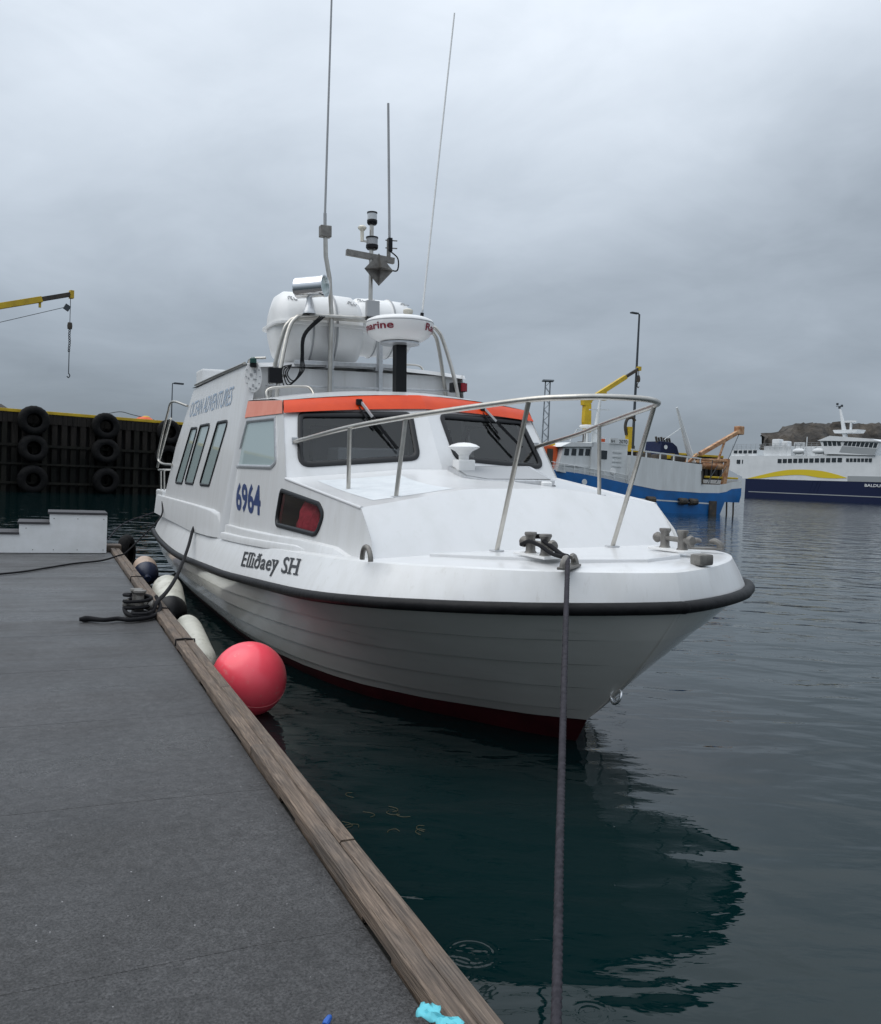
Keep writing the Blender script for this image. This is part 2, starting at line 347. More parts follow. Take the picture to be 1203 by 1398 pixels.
# harbour water
def make_water():
    m = bpy.data.materials.new('harbour_water'); m.use_nodes = True
    t = m.node_tree; b = t.nodes['Principled BSDF']
    b.inputs['Base Color'].default_value = (0.0012, 0.0105, 0.0115, 1)
    b.inputs['Roughness'].default_value = 0.03
    b.inputs['IOR'].default_value = 1.333
    tc = t.nodes.new('ShaderNodeTexCoord')
    def mth(op, a, b_=None, c=None):
        n = t.nodes.new('ShaderNodeMath'); n.operation = op
        for i, q in enumerate((a, b_, c)):
            if q is None: continue
            if isinstance(q, (int, float)): n.inputs[i].default_value = q
            else: t.links.new(q, n.inputs[i])
        return n.outputs[0]
    def noise(sc, det, st=(1, 1, 1), rot=0, dist=0.0, loc=(0, 0, 0)):
        mp = t.nodes.new('ShaderNodeMapping'); mp.inputs['Scale'].default_value = st
        mp.inputs['Rotation'].default_value = (0, 0, rot); mp.inputs['Location'].default_value = loc
        t.links.new(tc.outputs['Object'], mp.inputs[0])
        n = t.nodes.new('ShaderNodeTexNoise'); n.inputs['Scale'].default_value = sc; n.inputs['Detail'].default_value = det
        n.inputs['Distortion'].default_value = dist
        t.links.new(mp.outputs[0], n.inputs[0]); return n.outputs[0]
    big = noise(0.55, 2, (1, 1.5, 1), 0.35, 0.3)
    med = noise(1.25, 2.0, (0.7, 1.4, 1), 0.30, 0.5, (3, 7, 0))
    sml = noise(6.5, 3, (0.6, 1.3, 1), 0.25, 0.3)
    calm = t.nodes.new('ShaderNodeMapRange'); calm.inputs[1].default_value = 0.40; calm.inputs[2].default_value = 0.62
    calm.inputs[3].default_value = 0.5; calm.inputs[4].default_value = 1.0
    t.links.new(noise(0.16, 3, (0.7, 1.3, 1), 0.3, 0.4, (11, 5, 0)), calm.inputs[0])
    h = mth('ADD', mth('MULTIPLY', big, 0.050), mth('MULTIPLY', med, 0.034))
    h = mth('ADD', h, mth('MULTIPLY', mth('MULTIPLY', sml, 0.0050), calm.outputs[0]))
    sep = t.nodes.new('ShaderNodeSeparateXYZ'); t.links.new(tc.outputs['Object'], sep.inputs[0])
    for (x, y, r) in RINGS:
        dx = mth('SUBTRACT', sep.outputs[0], x); dy = mth('SUBTRACT', sep.outputs[1], y)
        d = mth('SQRT', mth('ADD', mth('MULTIPLY', dx, dx), mth('MULTIPLY', dy, dy)))
        e = mth('DIVIDE', mth('SUBTRACT', d, r), 0.028)
        g = mth('POWER', 2.718, mth('MULTIPLY', mth('MULTIPLY', e, e), -1.0))
        w = mth('SINE', mth('MULTIPLY', d, 210.0))
        h = mth('ADD', h, mth('MULTIPLY', mth('MULTIPLY', g, w), 0.0004))
    bp = t.nodes.new('ShaderNodeBump'); bp.inputs['Strength'].default_value = 1.0; bp.inputs['Distance'].default_value = 1.0
    t.links.new(h, bp.inputs['Height']); t.links.new(bp.outputs[0], b.inputs['Normal'])
    return m
RINGS = [(0.13, 3.30, 0.07), (0.20, 3.42, 0.09), (0.62, 3.05, 0.05), (0.72, 2.92, 0.07)]
waterm = make_water()

# ------------------------------------------------------------------ mesh helpers
def tag(o, label=None, cat=None, group=None, kind=None):
    if label: o['label'] = label
    if cat: o['category'] = cat
    if group: o['group'] = group
    if kind: o['kind'] = kind
    return o
def empty(name, loc=(0, 0, 0), rot=(0, 0, 0), parent=None):
    o = bpy.data.objects.new(name, None); COL.objects.link(o)
    o.location = loc; o.rotation_euler = rot; o.parent = parent
    o.empty_display_size = 0.2
    return o
def new_obj(name, me, m, parent=None, smooth=True, ang=35):
    if m is not None and not me.materials:
        me.materials.append(m)
    if smooth:
        me.polygons.foreach_set('use_smooth', [True] * len(me.polygons))
        me.set_sharp_from_angle(angle=math.radians(ang))
    o = bpy.data.objects.new(name, me); COL.objects.link(o); o.parent = parent
    return o
def V(*a): return Vector(a)
def catmull(pts, n=6, closed=False):
    P = [Vector(p) for p in pts]
    if len(P) < 3: return P
    out = []
    N = len(P)
    rngn = N if closed else N - 1
    for i in range(rngn):
        p1, p2 = P[i % N], P[(i + 1) % N]
        p0 = P[(i - 1) % N] if (closed or i > 0) else p1 * 2 - p2
        p3 = P[(i + 2) % N] if (closed or i + 2 < N) else p2 * 2 - p1
        for k in range(n):
            t = k / n
            out.append(0.5 * ((2 * p1) + (p2 - p0) * t + (2 * p0 - 5 * p1 + 4 * p2 - p3) * t * t + (3 * p1 - p0 - 3 * p2 + p3) * t ** 3))
    if not closed: out.append(P[-1])
    return out
class MB:
    def __init__(s): s.v = []; s.f = []
    def add(s, verts, faces):
        b = len(s.v); s.v += [tuple(p) for p in verts]; s.f += [tuple(b + i for i in f) for f in faces]; return s
    def box(s, c, d, rot=None):
        x, y, z = [q / 2 for q in d]
        vs_ = [V(i * x, j * y, k * z) for i in (-1, 1) for j in (-1, 1) for k in (-1, 1)]
        if rot is not None: vs_ = [rot @ p for p in vs_]
        vs_ = [p + Vector(c) for p in vs_]
        return s.add(vs_, [(0, 1, 3, 2), (4, 6, 7, 5), (0, 4, 5, 1), (2, 3, 7, 6), (0, 2, 6, 4), (1, 5, 7, 3)])
    def bar(s, a, b, w, h, up=(0, 0, 1)):
        a, b = Vector(a), Vector(b); d = (b - a); L = d.length; d.normalize()
        u = Vector(up); 
        if abs(u.dot(d)) > 0.98: u = Vector((1, 0, 0))
        sd = d.cross(u).normalized(); u = sd.cross(d)
        M = Matrix((d, sd, u)).transposed()
        return s.box((a + b) / 2, (L, w, h), M)
    def tube(s, pts, r, n=8, caps=True, closed=False):
        P = [Vector(p) for p in pts]; N = len(P)
        R = r if isinstance(r, (list, tuple)) else [r] * N
        tang = []
        for i in range(N):
            if closed: d = P[(i + 1) % N] - P[(i - 1) % N]
            else: d = P[min(i + 1, N - 1)] - P[max(i - 1, 0)]
            tang.append(d.normalized() if d.length > 1e-9 else V(0, 0, 1))
        u = V(0, 0, 1) if abs(tang[0].z) < 0.9 else V(1, 0, 0)
        nrm = (u - tang[0] * u.dot(tang[0])).normalized()
        verts = []
        for i in range(N):
            nrm = nrm - tang[i] * nrm.dot(tang[i]); nrm.normalize()
            bn = tang[i].cross(nrm)
            for k in range(n):
                a = 2 * PI * k / n
                verts.append(P[i] + (nrm * math.cos(a) + bn * math.sin(a)) * R[i])
        faces = []
        for i in range(N if closed else N - 1):
            j = (i + 1) % N
            for k in range(n):
                faces.append((i * n + k, i * n + (k + 1) % n, j * n + (k + 1) % n, j * n + k))
        if caps and not closed:
            faces.append(tuple(range(n))[::-1]); faces.append(tuple((N - 1) * n + k for k in range(n)))
        return s.add(verts, faces)
    def cyl(s, a, b, r, r2=None, n=16): return s.tube([a, b], [r, r if r2 is None else r2], n)
    def lathe(s, prof, n=24, origin=(0, 0, 0), axis=(0, 0, 1)):
        q = V(0, 0, 1).rotation_difference(Vector(axis)); o = Vector(origin)
        verts = []; faces = []
        m = len(prof)
        for i in range(n):
            a = 2 * PI * i / n
            for (r, z) in prof: verts.append(o + q @ V(r * math.cos(a), r * math.sin(a), z))
        for i in range(n):
            j = (i + 1) % n
            for k in range(m - 1): faces.append((i * m + k, j * m + k, j * m + k + 1, i * m + k + 1))
        return s.add(verts, faces)
    def prism(s, poly, vec):
        """closed polygon of 3D points extruded by vec"""
        P = [Vector(p) for p in poly]; n = len(P); w = Vector(vec)
        tri = tessellate_polygon([P])
        vs_ = P + [p + w for p in P]
        fs = [tuple(t) for t in tri] + [tuple(n + i for i in t)[::-1] for t in tri]
        fs += [(i, (i + 1) % n, n + (i + 1) % n, n + i) for i in range(n)]
        return s.add(vs_, fs)
    def poly(s, poly):
        P = [Vector(p) for p in poly]
        return s.add(P, [tuple(t) for t in tessellate_polygon([P])])
    def build(s, name, m, parent=None, smooth=True, ang=35, bevel=0, segs=2, fix=True, merge=True):
        me = bpy.data.meshes.new(name); me.from_pydata(s.v, [], s.f)
        bm = bmesh.new(); bm.from_mesh(me)
        if merge: bmesh.ops.remove_doubles(bm, verts=bm.verts, dist=1e-5)
        if fix: bmesh.ops.recalc_face_normals(bm, faces=bm.faces)
        if bevel:
            es = [e for e in bm.edges if len(e.link_faces) == 2 and e.calc_face_angle(0) > 0.6]
            bmesh.ops.bevel(bm, geom=es, offset=bevel, segments=segs, affect='EDGES', profile=0.6, clamp_overlap=True)
        bm.to_mesh(me); bm.free(); me.update()
        return new_obj(name, me, m, parent, smooth, ang)
def copy_tree(o, parent=None):
    c = o.copy(); COL.objects.link(c); c.parent = parent
    for ch in list(o.children): copy_tree(ch, c)
    return c
def rounded(poly, r, n=5):
    """2D polygon with rounded corners; r scalar or per-corner list"""
    out = []; N = len(poly)
    for i in range(N):
        p = Vector(poly[i]).to_2d() if len(poly[i]) > 2 else Vector(poly[i])
        a = Vector(poly[i - 1]) - p; b = Vector(poly[(i + 1) % N]) - p
        rr = r[i] if isinstance(r, (list, tuple)) else r
        la, lb = a.length, b.length; a.normalize(); b.normalize()
        half = math.acos(max(-1, min(1, a.dot(b)))) / 2
        d = min(rr / math.tan(half), la * 0.45, lb * 0.45)
        s_, e_ = p + a * d, p + b * d
        for k in range(n + 1):
            t = k / n
            out.append(s_ * (1 - t) ** 2 + p * 2 * t * (1 - t) + e_ * t * t)
    return [tuple(q) for q in out]
def inset2(poly, d):
    """shrink 2D polygon towards inside by d (works for gently convex shapes)"""
    N = len(poly); c = Vector((sum(p[0] for p in poly) / N, sum(p[1] for p in poly) / N)); out = []
    for i in range(N):
        p0, p1, p2 = Vector(poly[i - 1]), Vector(poly[i]), Vector(poly[(i + 1) % N])
        t = (p2 - p0)
        if t.length < 1e-9: out.append(tuple(p1)); continue
        t.normalize(); nn = Vector((-t.y, t.x))
        if nn.dot(c - p1) < 0: nn = -nn
        out.append(tuple(p1 + nn * d))
    return out
def wall(name, outline, holes, f, m, parent, thick=0.03, inward=None):
    """planar-ish wall with openings: outline and holes are 2D, f maps (a,b)->3D point"""
    bm = bmesh.new()
    for l in [outline] + list(holes):
        vv = [bm.verts.new((p[0], p[1], 0)) for p in l]
        for i in range(len(vv)): bm.edges.new((vv[i - 1], vv[i]))
    bmesh.ops.triangle_fill(bm, edges=bm.edges[:], use_beauty=True, use_dissolve=False, normal=(0, 0, 1))
    bm.verts.index_update()
    me = MB(); me.add([f(v.co.x, v.co.y) for v in bm.verts], [tuple(v.index for v in fc.verts) for fc in bm.faces])
    bm.free()
    if inward is not None:                      # reveal of the openings
        w = Vector(inward) * thick
        for h in holes:
            n = len(h); P = [Vector(f(*p)) for p in h]
            me.add(P + [p + w for p in P], [(i, (i + 1) % n, n + (i + 1) % n, n + i) for i in range(n)])
    return me.build(name, m, parent, ang=30)
def window(name, poly, f, nrm, parent, gm, fm, fw=0.03, proud=0.012, glass_in=0.006, label=None, inner=None):
    """frame ring proud of the wall + pane as sub-part; poly 2D, f maps to 3D, nrm outward"""
    nrm = Vector(nrm).normalized(); n = len(poly)
    outer = inset2(poly, -0.006); inn = inset2(poly, fw)
    mid1 = inset2(poly, fw * 0.25); mid2 = inset2(poly, fw * 0.75)
    rows = []
    for pl, h in ((outer, 0.0), (outer, proud * 0.7), (mid1, proud), (mid2, proud), (inn, proud * 0.5), (inn, -0.02)):
        rows.append([Vector(f(*p)) + nrm * h for p in pl])
    me = MB()
    vs_ = [p for r in rows for p in r]; fs = []
    for k in range(len(rows) - 1):
        for i in range(n):
            j = (i + 1) % n; fs.append((k * n + i, k * n + j, (k + 1) * n + j, (k + 1) * n + i))
    me.add(vs_, fs)
    w = me.build(name, fm, parent, ang=50)
    if label: w['label'] = label
    pts_ = [Vector(f(*p)) - nrm * glass_in for p in inset2(poly, fw * 0.8)]
    area = V(0, 0, 0)
    for i in range(n): area += pts_[i].cross(pts_[(i + 1) % n])
    if area.dot(nrm) < 0: pts_ = pts_[::-1]
    gm_ = bpy.data.meshes.new('glass'); gm_.from_pydata([tuple(p) for p in pts_], [], [tuple(range(n))])
    new_obj('glass', gm_, gm, w, smooth=False)
    return w
_TXT = {}
def text_mesh(txt, bold=0.0, shear=0.0, space=1.0):
    """2D text triangles normalised so cap height is 1; returns verts(2D), faces, width"""
    cu = bpy.data.curves.new('t', 'FONT'); cu.body = txt; cu.offset = bold; cu.shear = shear; cu.space_character = space
    cu.resolution_u = 3
    ob = bpy.data.objects.new('t', cu); COL.objects.link(ob)
    dg = bpy.context.evaluated_depsgraph_get()
    me = bpy.data.meshes.new_from_object(ob.evaluated_get(dg))
    vs_ = [(v.co.x, v.co.y) for v in me.vertices]; fs = [tuple(p.vertices) for p in me.polygons]
    bpy.data.objects.remove(ob); bpy.data.curves.remove(cu); bpy.data.meshes.remove(me)
    return vs_, fs
def text_on(name, txt, f, m, parent, bold=0.0, shear=0.0, serif=False, ref='H', space=1.0, fat=(0.0,), lift=(0, 0, 0)):
    """f maps (u in 0..1 over the width, v in 0..1 over cap height) to a 3D point"""
    vs_, fs = text_mesh(txt, bold, shear, space)
    hv, _ = text_mesh(ref, bold)
    y0 = min(p[1] for p in hv); y1 = max(p[1] for p in hv)
    x0 = min(p[0] for p in vs_); x1 = max(p[0] for p in vs_)
    if serif:
        # slab serifs: little bars at the feet and heads of the stems
        sw = (y1 - y0)
        for ch, u, w, heads in serif:
            for (yy, on) in ((y0, heads & 1), (heads_y(ch, y0, y1), heads & 2)):
                if not on: continue
                a = x0 + (x1 - x0) * u
                b = len(vs_); t_ = sw * 0.045
                yb = yy if yy == y0 else yy - 2 * t_
                vs_ += [(a - w / 2, yb), (a + w / 2, yb), (a + w / 2, yb + 2 * t_), (a - w / 2, yb + 2 * t_)]
                fs.append((b, b + 1, b + 2, b + 3))
    me = MB()
    for k_, du in enumerate(fat): me.add([Vector(f((p[0] - x0) / (x1 - x0) + du, (p[1] - y0) / (y1 - y0))) + Vector(lift) * k_ for p in vs_], fs)
    mesh = bpy.data.meshes.new(name); mesh.from_pydata(me.v, [], me.f)
    return new_obj(name, mesh, m, parent, smooth=False)
def heads_y(ch, y0, y1): return y1 if ch in 'EHldk' else y0 + (y1 - y0) * 0.74

# ================================================================== SETTING
w_ = MB(); n = 72; R_ = 4000
w_.add([(0, 0, 0)] + [(R_ * math.cos(2 * PI * i / n), R_ * math.sin(2 * PI * i / n), 0) for i in range(n)], [(0, 1 + i, 1 + (i + 1) % n) for i in range(n)])
water = w_.build('water', waterm, smooth=False)
tag(water, 'calm dark green harbour water with fine ripples', kind='structure')

DOCK_A = math.radians(24.4)
dock = empty('pontoon', (0, 0, 0), (0, 0, DOCK_A))
tag(dock, 'floating pontoon with dark felt deck and timber kerb', kind='structure')
def dock_w(u, v, z): return V(u * math.cos(DOCK_A) - v * math.sin(DOCK_A), u * math.sin(DOCK_A) + v * math.cos(DOCK_A), z)
MB().box((-0.75, 6.1, 0.10), (3.70, 19.6, 0.62)).build('float_body', wetcon, dock, smooth=False, bevel=0.02)
# overlapping sheets of mineral felt
v0 = 2.57 - 1.33 * 4
k = 0
while v0 < 15.85:
    v1 = min(v0 + 1.375, 15.92)
    m_ = MB(); nx = 10
    for i in range(nx):
        ua, ub = -2.55 + 3.515 * i / nx, -2.55 + 3.515 * (i + 1) / nx
        wob = lambda u: 0.012 * math.sin(u * 2.1 + k * 1.7) + 0.006 * math.sin(u * 6.3 + k)
        za, zb = 0.4435, 0.4432
        P = [(ua, v0 + wob(ua), za + .0004), (ub, v0 + wob(ub), za + .0004), (ub, v1, zb), (ua, v1, zb),
             (ua, v0 + wob(ua), 0.44), (ub, v0 + wob(ub), 0.44)]
        m_.add(P, [(0, 1, 2, 3), (4, 5, 1, 0)])
    m_.build('felt_sheet', felt, dock, smooth=False)
    v0 += 1.33; k += 1
MB().box((-0.78, 6.0, 0.424), (3.50, 19.3, 0.03)).build('deck_boarding', wetcon, dock, smooth=False)
# timber kerb, two rows of planks on spacer blocks
def plank(u0, u1, va, vb, z0, z1, lab=None):
    m_ = MB(); nseg = max(2, int((vb - va) / 0.5)); L = []
    for i in range(nseg + 1):
        v = va + (vb - va) * i / nseg
        e = lambda: random.uniform(-0.0022, 0.0022)
        L += [(u0 + e(), v, z0), (u0 + e(), v, z1 - 0.008), (u0 + 0.007, v, z1 + e()), (u1 - 0.009, v, z1 + e()), (u1 + e(), v, z1 - 0.011), (u1 + e(), v, z0)]
    fs = []
    for i in range(nseg):
        for q in range(6):
            a = i * 6 + q; b_ = i * 6 + (q + 1) % 6; fs.append((a, b_, b_ + 6, a + 6))
    fs.append(tuple(range(6))); fs.append(tuple(nseg * 6 + q for q in range(6)))
    m_.add(L, fs)
    return m_.build('kerb_plank', woodm, dock, ang=25)
vi = [-3.2, -0.2, 1.72, 4.35, 7.19, 8.83, 11.4, 13.2, 15.4]
for a, b in zip(vi[:-1], vi[1:]): plank(0.972, 1.041, a + 0.004, b - 0.004, 0.455, 0.507 + random.uniform(-.003, .003))
vo_ = [-3.2, 0.8, 3.1, 5.6, 7.19, 8.83, 10.2, 12.1, 14.1, 15.4]
for a, b in zip(vo_[:-1], vo_[1:]): plank(1.0435, 1.112, a + 0.004, b - 0.004, 0.455, 0.506 + random.uniform(-.004, .002))
v = -3.0
while v < 15.3:
    MB().box((1.045, v + 0.43, 0.436), (0.13, 0.86, 0.036)).build('kerb_spacer', woodm, dock, smooth=False)
    v += 1.13
for v in (7.19, 8.83, 11.4):          # rope lashings wrapped over the kerb joints
    MB().tube([dockp for dockp in [(0.965, v, 0.46), (0.968, v, 0.513), (1.04, v + .004, 0.516), (1.116, v + .006, 0.51), (1.120, v + .006, 0.44)]], 0.007, 6).build('kerb_lashing', ropeb, dock)
# plank end pile and corner clutter on the far end of the pontoon
MB().box((1.02, 15.62, 0.50), (0.26, 0.34, 0.10)).build('corner_block', woodm, dock, smooth=False, bevel=0.01)

# ---- left quay
QA = math.radians(42.7)
def quay(name, loc, ang, xa, xb, land, label):
    q = empty(name, (loc[0], loc[1], 0), (0, 0, ang)); tag(q, label, 'quay')
    L = xb - xa; c = (xa + xb) / 2
    MB().box((c, land * 6.3, 2.0), (L, 11.4, 5.6)).build('fill', darkvoid, q, smooth=False)
    MB().box((c, land * 6.4, 4.86), (L, 11.2, 0.10)).build('surface', concrete, q, smooth=False)
    x = xa
    while x < xb:
        h = random.uniform(-0.02, 0.02)
        MB().box((x + 0.16, land * 0.30 + h, 2.05), (0.33 + random.uniform(-.04, .03), 0.22, 4.5)).build('pile', timberq if random.random() < .75 else timberw, q, smooth=False, bevel=0.015, segs=1)
        x += 0.585
    x = xa
    while x < xb:
        MB().box((x + 0.145, land * 0.18 + random.uniform(-.012, .012), 4.53), (0.27, 0.06, 0.62 + random.uniform(-.03, .03))).build('fascia_board', timberq, q, smooth=False)
        x += 0.293
    for z, d in ((2.86, 0.16), (1.72, 0.12), (0.55, 0.14)):
        MB().box((c, land * 0.14, z), (L, 0.12, d)).build('waler', timberw, q, smooth=False)
    MB().box((c, land * 0.30, 4.93), (L, 0.36, 0.19)).build('yellow_kerb', yellow, q, smooth=False, bevel=0.02)
    return q
quay_l = quay('timber_quay', (-26.23, 52.33), QA, -12.0, 17.0, 1, 'tall dark timber quay with yellow kerb beyond the pontoon on the left')
MB().tube(catmull([(5.6, .5, 5.03), (7.1, .9, 5.42), (8.0, .9, 5.3), (9.4, .6, 5.05)], 6), 0.025, 6).build('mooring_wire', polem, quay_l)
def to_w(root, p): return root.matrix_world @ Vector(p)
bpy.context.view_layer.update()

def tyre_mesh(R=0.93, r=0.30):
    prof = []
    for i in range(15):
        a = -PI * 0.62 + 2 * PI * 0.81 * i / 14 - 0.33
        prof.append((R - r + r * math.cos(a) * (1.0 if math.cos(a) < .7 else 0.96), r * 0.95 * math.sin(a)))
    m_ = MB(); N = 40; P = []
    K = len(prof)
    for i in range(N):
        a = 2 * PI * i / N
        g = 1.0 - (0.02 if i % 2 else 0)
        for (rr, yy) in prof:
            q = rr * (g if rr > R - 0.12 else 1)
            P.append((q * math.cos(a), yy, q * math.sin(a)))
    fs = []
    for i in range(N):
        j = (i + 1) % N
        for q in range(K - 1): fs.append((i * K + q, j * K + q, j * K + q + 1, i * K + q + 1))
    m_.add(P, fs)
    return m_
proto_t = None
tyre_info = [(1.36, 4.38, 'top tyre of the left tyre column on the timber quay, touching the yellow kerb'), (1.36, 2.68, 'middle tyre of the left tyre column on the timber quay'), (1.36, 0.78, 'lowest tyre of the left tyre column on the timber quay, near the water'),
             (5.77, 4.35, 'top tyre of the middle tyre column on the timber quay'), (5.80, 2.76, 'middle tyre of the middle tyre column on the timber quay'), (5.87, 0.84, 'lowest tyre of the middle tyre column on the timber quay'),
             (10.07, 4.26, 'top tyre on the timber quay half hidden by the white boat stern ladder'), (10.0, 2.55, 'lower tyre on the timber quay behind the white boat stern ladder')]
for i, (x, z, lab) in enumerate(tyre_info):
    if proto_t is None:
        proto_t = tyre_mesh().build('tyre', tyrem); t_ = proto_t
    else:
        t_ = proto_t.copy(); COL.objects.link(t_)
    t_.matrix_world = Matrix.Translation(to_w(quay_l, (x, -0.30, z))) @ Matrix.Rotation(QA + random.uniform(-.12, .12), 4, 'Z') @ Matrix.Rotation(random.uniform(-.10, .16), 4, 'X') @ Matrix.Diagonal((random.uniform(.93, 1.04), random.uniform(.85, 1.1), random.uniform(.88, 1.0), 1)) @ Matrix.Rotation(random.uniform(0, 3), 4, 'Y')
    tag(t_, lab, 'tyre', 'fender tyres hung on the timber quay')

# yellow crane on the left quay (only the boom reaches the picture)
cr = empty('quay_crane', to_w(quay_l, (-10, 1.4, 4.91)), (0, 0, QA)); tag(cr, 'yellow knuckle crane boom with black tip reaching over the timber quay', 'crane')
MB().box((0, 0, 0.3), (1.6, 1.6, 0.6)).box((0, 0, 1.7), (0.7, 0.7, 2.4)).build('column', yellow, cr, smooth=False, bevel=0.03)
a_, b_, c_ = V(0, 0, 3.0), V(11.8, -1.2, 6.94), V(13.45, -1.4, 7.50)
MB().bar(a_, b_, 0.34, 0.36).build('boom', yellow, cr, smooth=False, bevel=0.02)
MB().bar(b_ - (b_ - a_) * 0.12, c_, 0.26, 0.27).build('boom_extension', vdark, cr, smooth=False, bevel=0.02)
MB().box(c_ + V(0.05, 0, 0), (0.22, 0.36, 0.5)).build('boom_head', yellow, cr, smooth=False, bevel=0.02)
MB().box(b_ + V(-0.1, 0, -0.32), (0.12, 0.12, 0.4)).build('lug', yellow, cr, smooth=False)
MB().cyl(c_, c_ + V(0, 0, -2.1), 0.022, n=6).build('hoist_wire', polem, cr)
MB().box(c_ + V(-0.2, 0, -0.85), (0.34, 0.1, 0.36), Matrix.Rotation(0.5, 3, 'Y')).build('limit_weight', polem, cr, smooth=False)
MB().lathe([(0, -.22), (.14, -.2), (.16, 0), (.13, .2), (0, .22)], 10, c_ + V(0, 0, -1.95)).build('hook_block', vdark, cr)
m_ = MB()
for i in range(9): m_.tube([c_ + V(0.05 * math.cos(a), 0.04 * math.sin(i), -2.25 - i * 0.155 + 0.09 * math.sin(a)) for a in [2 * PI * q / 8 for q in range(8)]], 0.028, 5, closed=True)
m_.cyl(c_ + V(0, 0, -3.5), c_ + V(0, 0, -4.95), 0.03, n=6)
m_.tube(catmull([c_ + V(0, 0, -4.9), c_ + V(.08, 0, -5.05), c_ + V(0, 0, -5.18), c_ + V(-.1, 0, -5.1)], 4), 0.035, 6)
m_.build('chain', polem, cr)
MB().tube([c_ + V(-0.2, 0, -0.8), V(6, -.6, 3.8), V(1, 0, 2.6)], 0.02, 5).build('guy_wire', polem, cr)

hill = MB(); P = []; fs = []
NX, NY = 40, 12
for j in range(NY):
    for i in range(NX):
        x = -150 + 101 * i / (NX - 1); y = 120 + 40 * j / (NY - 1)
        e = math.sin(PI * j / (NY - 1)) * min(1, (NX - 1 - i) / 9) ** 0.8
        P.append((x, y, -1 + e * (11.2 + 0.6 * math.sin(i * .9) + random.uniform(-.5, .5))))
for j in range(NY - 1):
    for i in range(NX - 1): fs.append((j * NX + i, j * NX + i + 1, (j + 1) * NX + i + 1, (j + 1) * NX + i))
hill.add(P, fs); tag(hill.build('hill', rock, ang=20), 'low rocky hill showing over the timber quay at the left edge', kind='structure')

def lamp_post(loc, rz, h, arm, label, r=0.09):
    l = empty('street_lamp', loc, (0, 0, rz)); tag(l, label, 'street lamp')
    MB().tube([(0, 0, 0), (0, 0, h * 0.5), (0, 0, h)], [r, r * .8, r * .6], 10).build('pole', polem, l)
    MB().cyl((0, 0, 0), (0, 0, 0.5), r * 1.5, n=10).build('base', polem, l)
    MB().bar((0, 0, h), (arm, 0, h + 0.06), 0.07, 0.07).build('arm', polem, l, smooth=False)
    MB().box((arm + 0.2, 0, h + 0.04), (0.75, 0.30, 0.13)).build('lamp_head', polem, l, smooth=False, bevel=0.03)
    return l
lamp_post(to_w(quay_l, (14.6, 9.0, 4.9)), 0.6, 3.6, 0.3, 'small distant lamp post behind the timber quay beside the boat', 0.06)
bz = empty('buoy_pile', to_w(quay_l, (8.85, 0.9, 4.98)), (0, 0, QA)); tag(bz, 'small red and yellow net heap on the timber quay kerb', 'net')
mh = MB(); mh.lathe([(0.6, 0), (0.55, .1), (.4, .2), (.15, .25), (0, .25)], 14); mh.build('net', vorange, bz)
MB().lathe([(0.3, 0.18), (0.26, .26), (.15, .31), (0, .32)], 10, (0.1, 0, 0)).build('float_line', yellow, bz)

# ---- mid quay behind the fishing vessel
MQA = math.atan2(-0.486, -0.874)
quay_m = quay('ferry_quay', (18.6, 74.0), MQA, -7.5, 26.0, -1, 'dark timber quay with yellow kerb behind the blue fishing vessel')
bpy.context.view_layer.update()
lamp_post(to_w(quay_m, (2.2, -1.2, 4.9)), MQA, 11.6, 0.35, 'tall dark street lamp behind the blue fishing vessel', 0.13)

yc = empty('dock_crane', to_w(quay_m, (7.6, -0.8, 4.91)), (0, 0, MQA)); tag(yc, 'yellow folding dock crane standing behind the blue fishing vessel wheelhouse', 'crane')
MB().box((0, 0, 0.25), (0.9, 0.9, 0.5)).cyl((0, 0, .4), (0, 0, 1.4), 0.24, n=12).build('column', vdark, yc, ang=40)
MB().prism([(-0.38, -0.2, 1.3), (0.12, -0.2, 1.2), (0.36, -0.2, 2.1), (0.34, -0.2, 3.5), (-0.28, -0.2, 3.6), (-0.34, -0.2, 2.2)], (0, 0.42, 0)).build('main_boom', yellow, yc, smooth=False, bevel=0.03)
MB().cyl((-.45, 0, 1.5), (-.34, 0, 3.3), 0.09, n=8).build('ram', silver, yc)
MB().prism([(0.5, -0.22, 3.45), (0.55, -0.22, 4.05), (-0.2, -0.22, 4.2), (-0.35, -0.22, 3.75), (0.0, -0.22, 3.4)], (0, 0.46, 0)).build('knuckle', yellow, yc, smooth=False, bevel=0.03)
p0, p1, p2 = V(0.1, 0, 3.75), V(-3.9, 0, 6.15), V(-5.3, 0, 6.97)
MB().bar(p0, p1, 0.34, 0.36).build('jib', yellow, yc, smooth=False, bevel=0.02)
MB().bar(p1, p2, 0.22, 0.24).build('jib_extension', vdark, yc, smooth=False)
MB().box(p2, (0.3, 0.3, 0.34)).build('jib_head', yellow, yc, smooth=False)
MB().box(V(-1.6, 0, 4.35), (0.5, 0.36, 0.7)).build('winch', yellow, yc, smooth=False, bevel=0.03)
MB().cyl(p2 + V(0, 0, -.1), p2 + V(0, 0, -1.0), 0.03, n=6).lathe([(0, -.3), (.15, -.25), (.17, 0), (.1, .28), (0, .3)], 10, p2 + V(0, 0, -.85)).tube(catmull([p2 + V(0, 0, -1.15), p2 + V(.1, 0, -1.4), p2 + V(0, 0, -1.6), p2 + V(-.12, 0, -1.5)], 4), 0.04, 6).build('hook', vdark, yc)
yp = empty('dock_hoist', to_w(quay_m, (3.3, -0.5, 4.91)), (0, 0, MQA)); tag(yp, 'slim yellow hoist post with black hose on top beside the tall street lamp', 'hoist')
MB().box((0, 0, 0.85), (0.42, 0.4, 2.3)).build('post', yellow, yp, smooth=False, bevel=0.03)
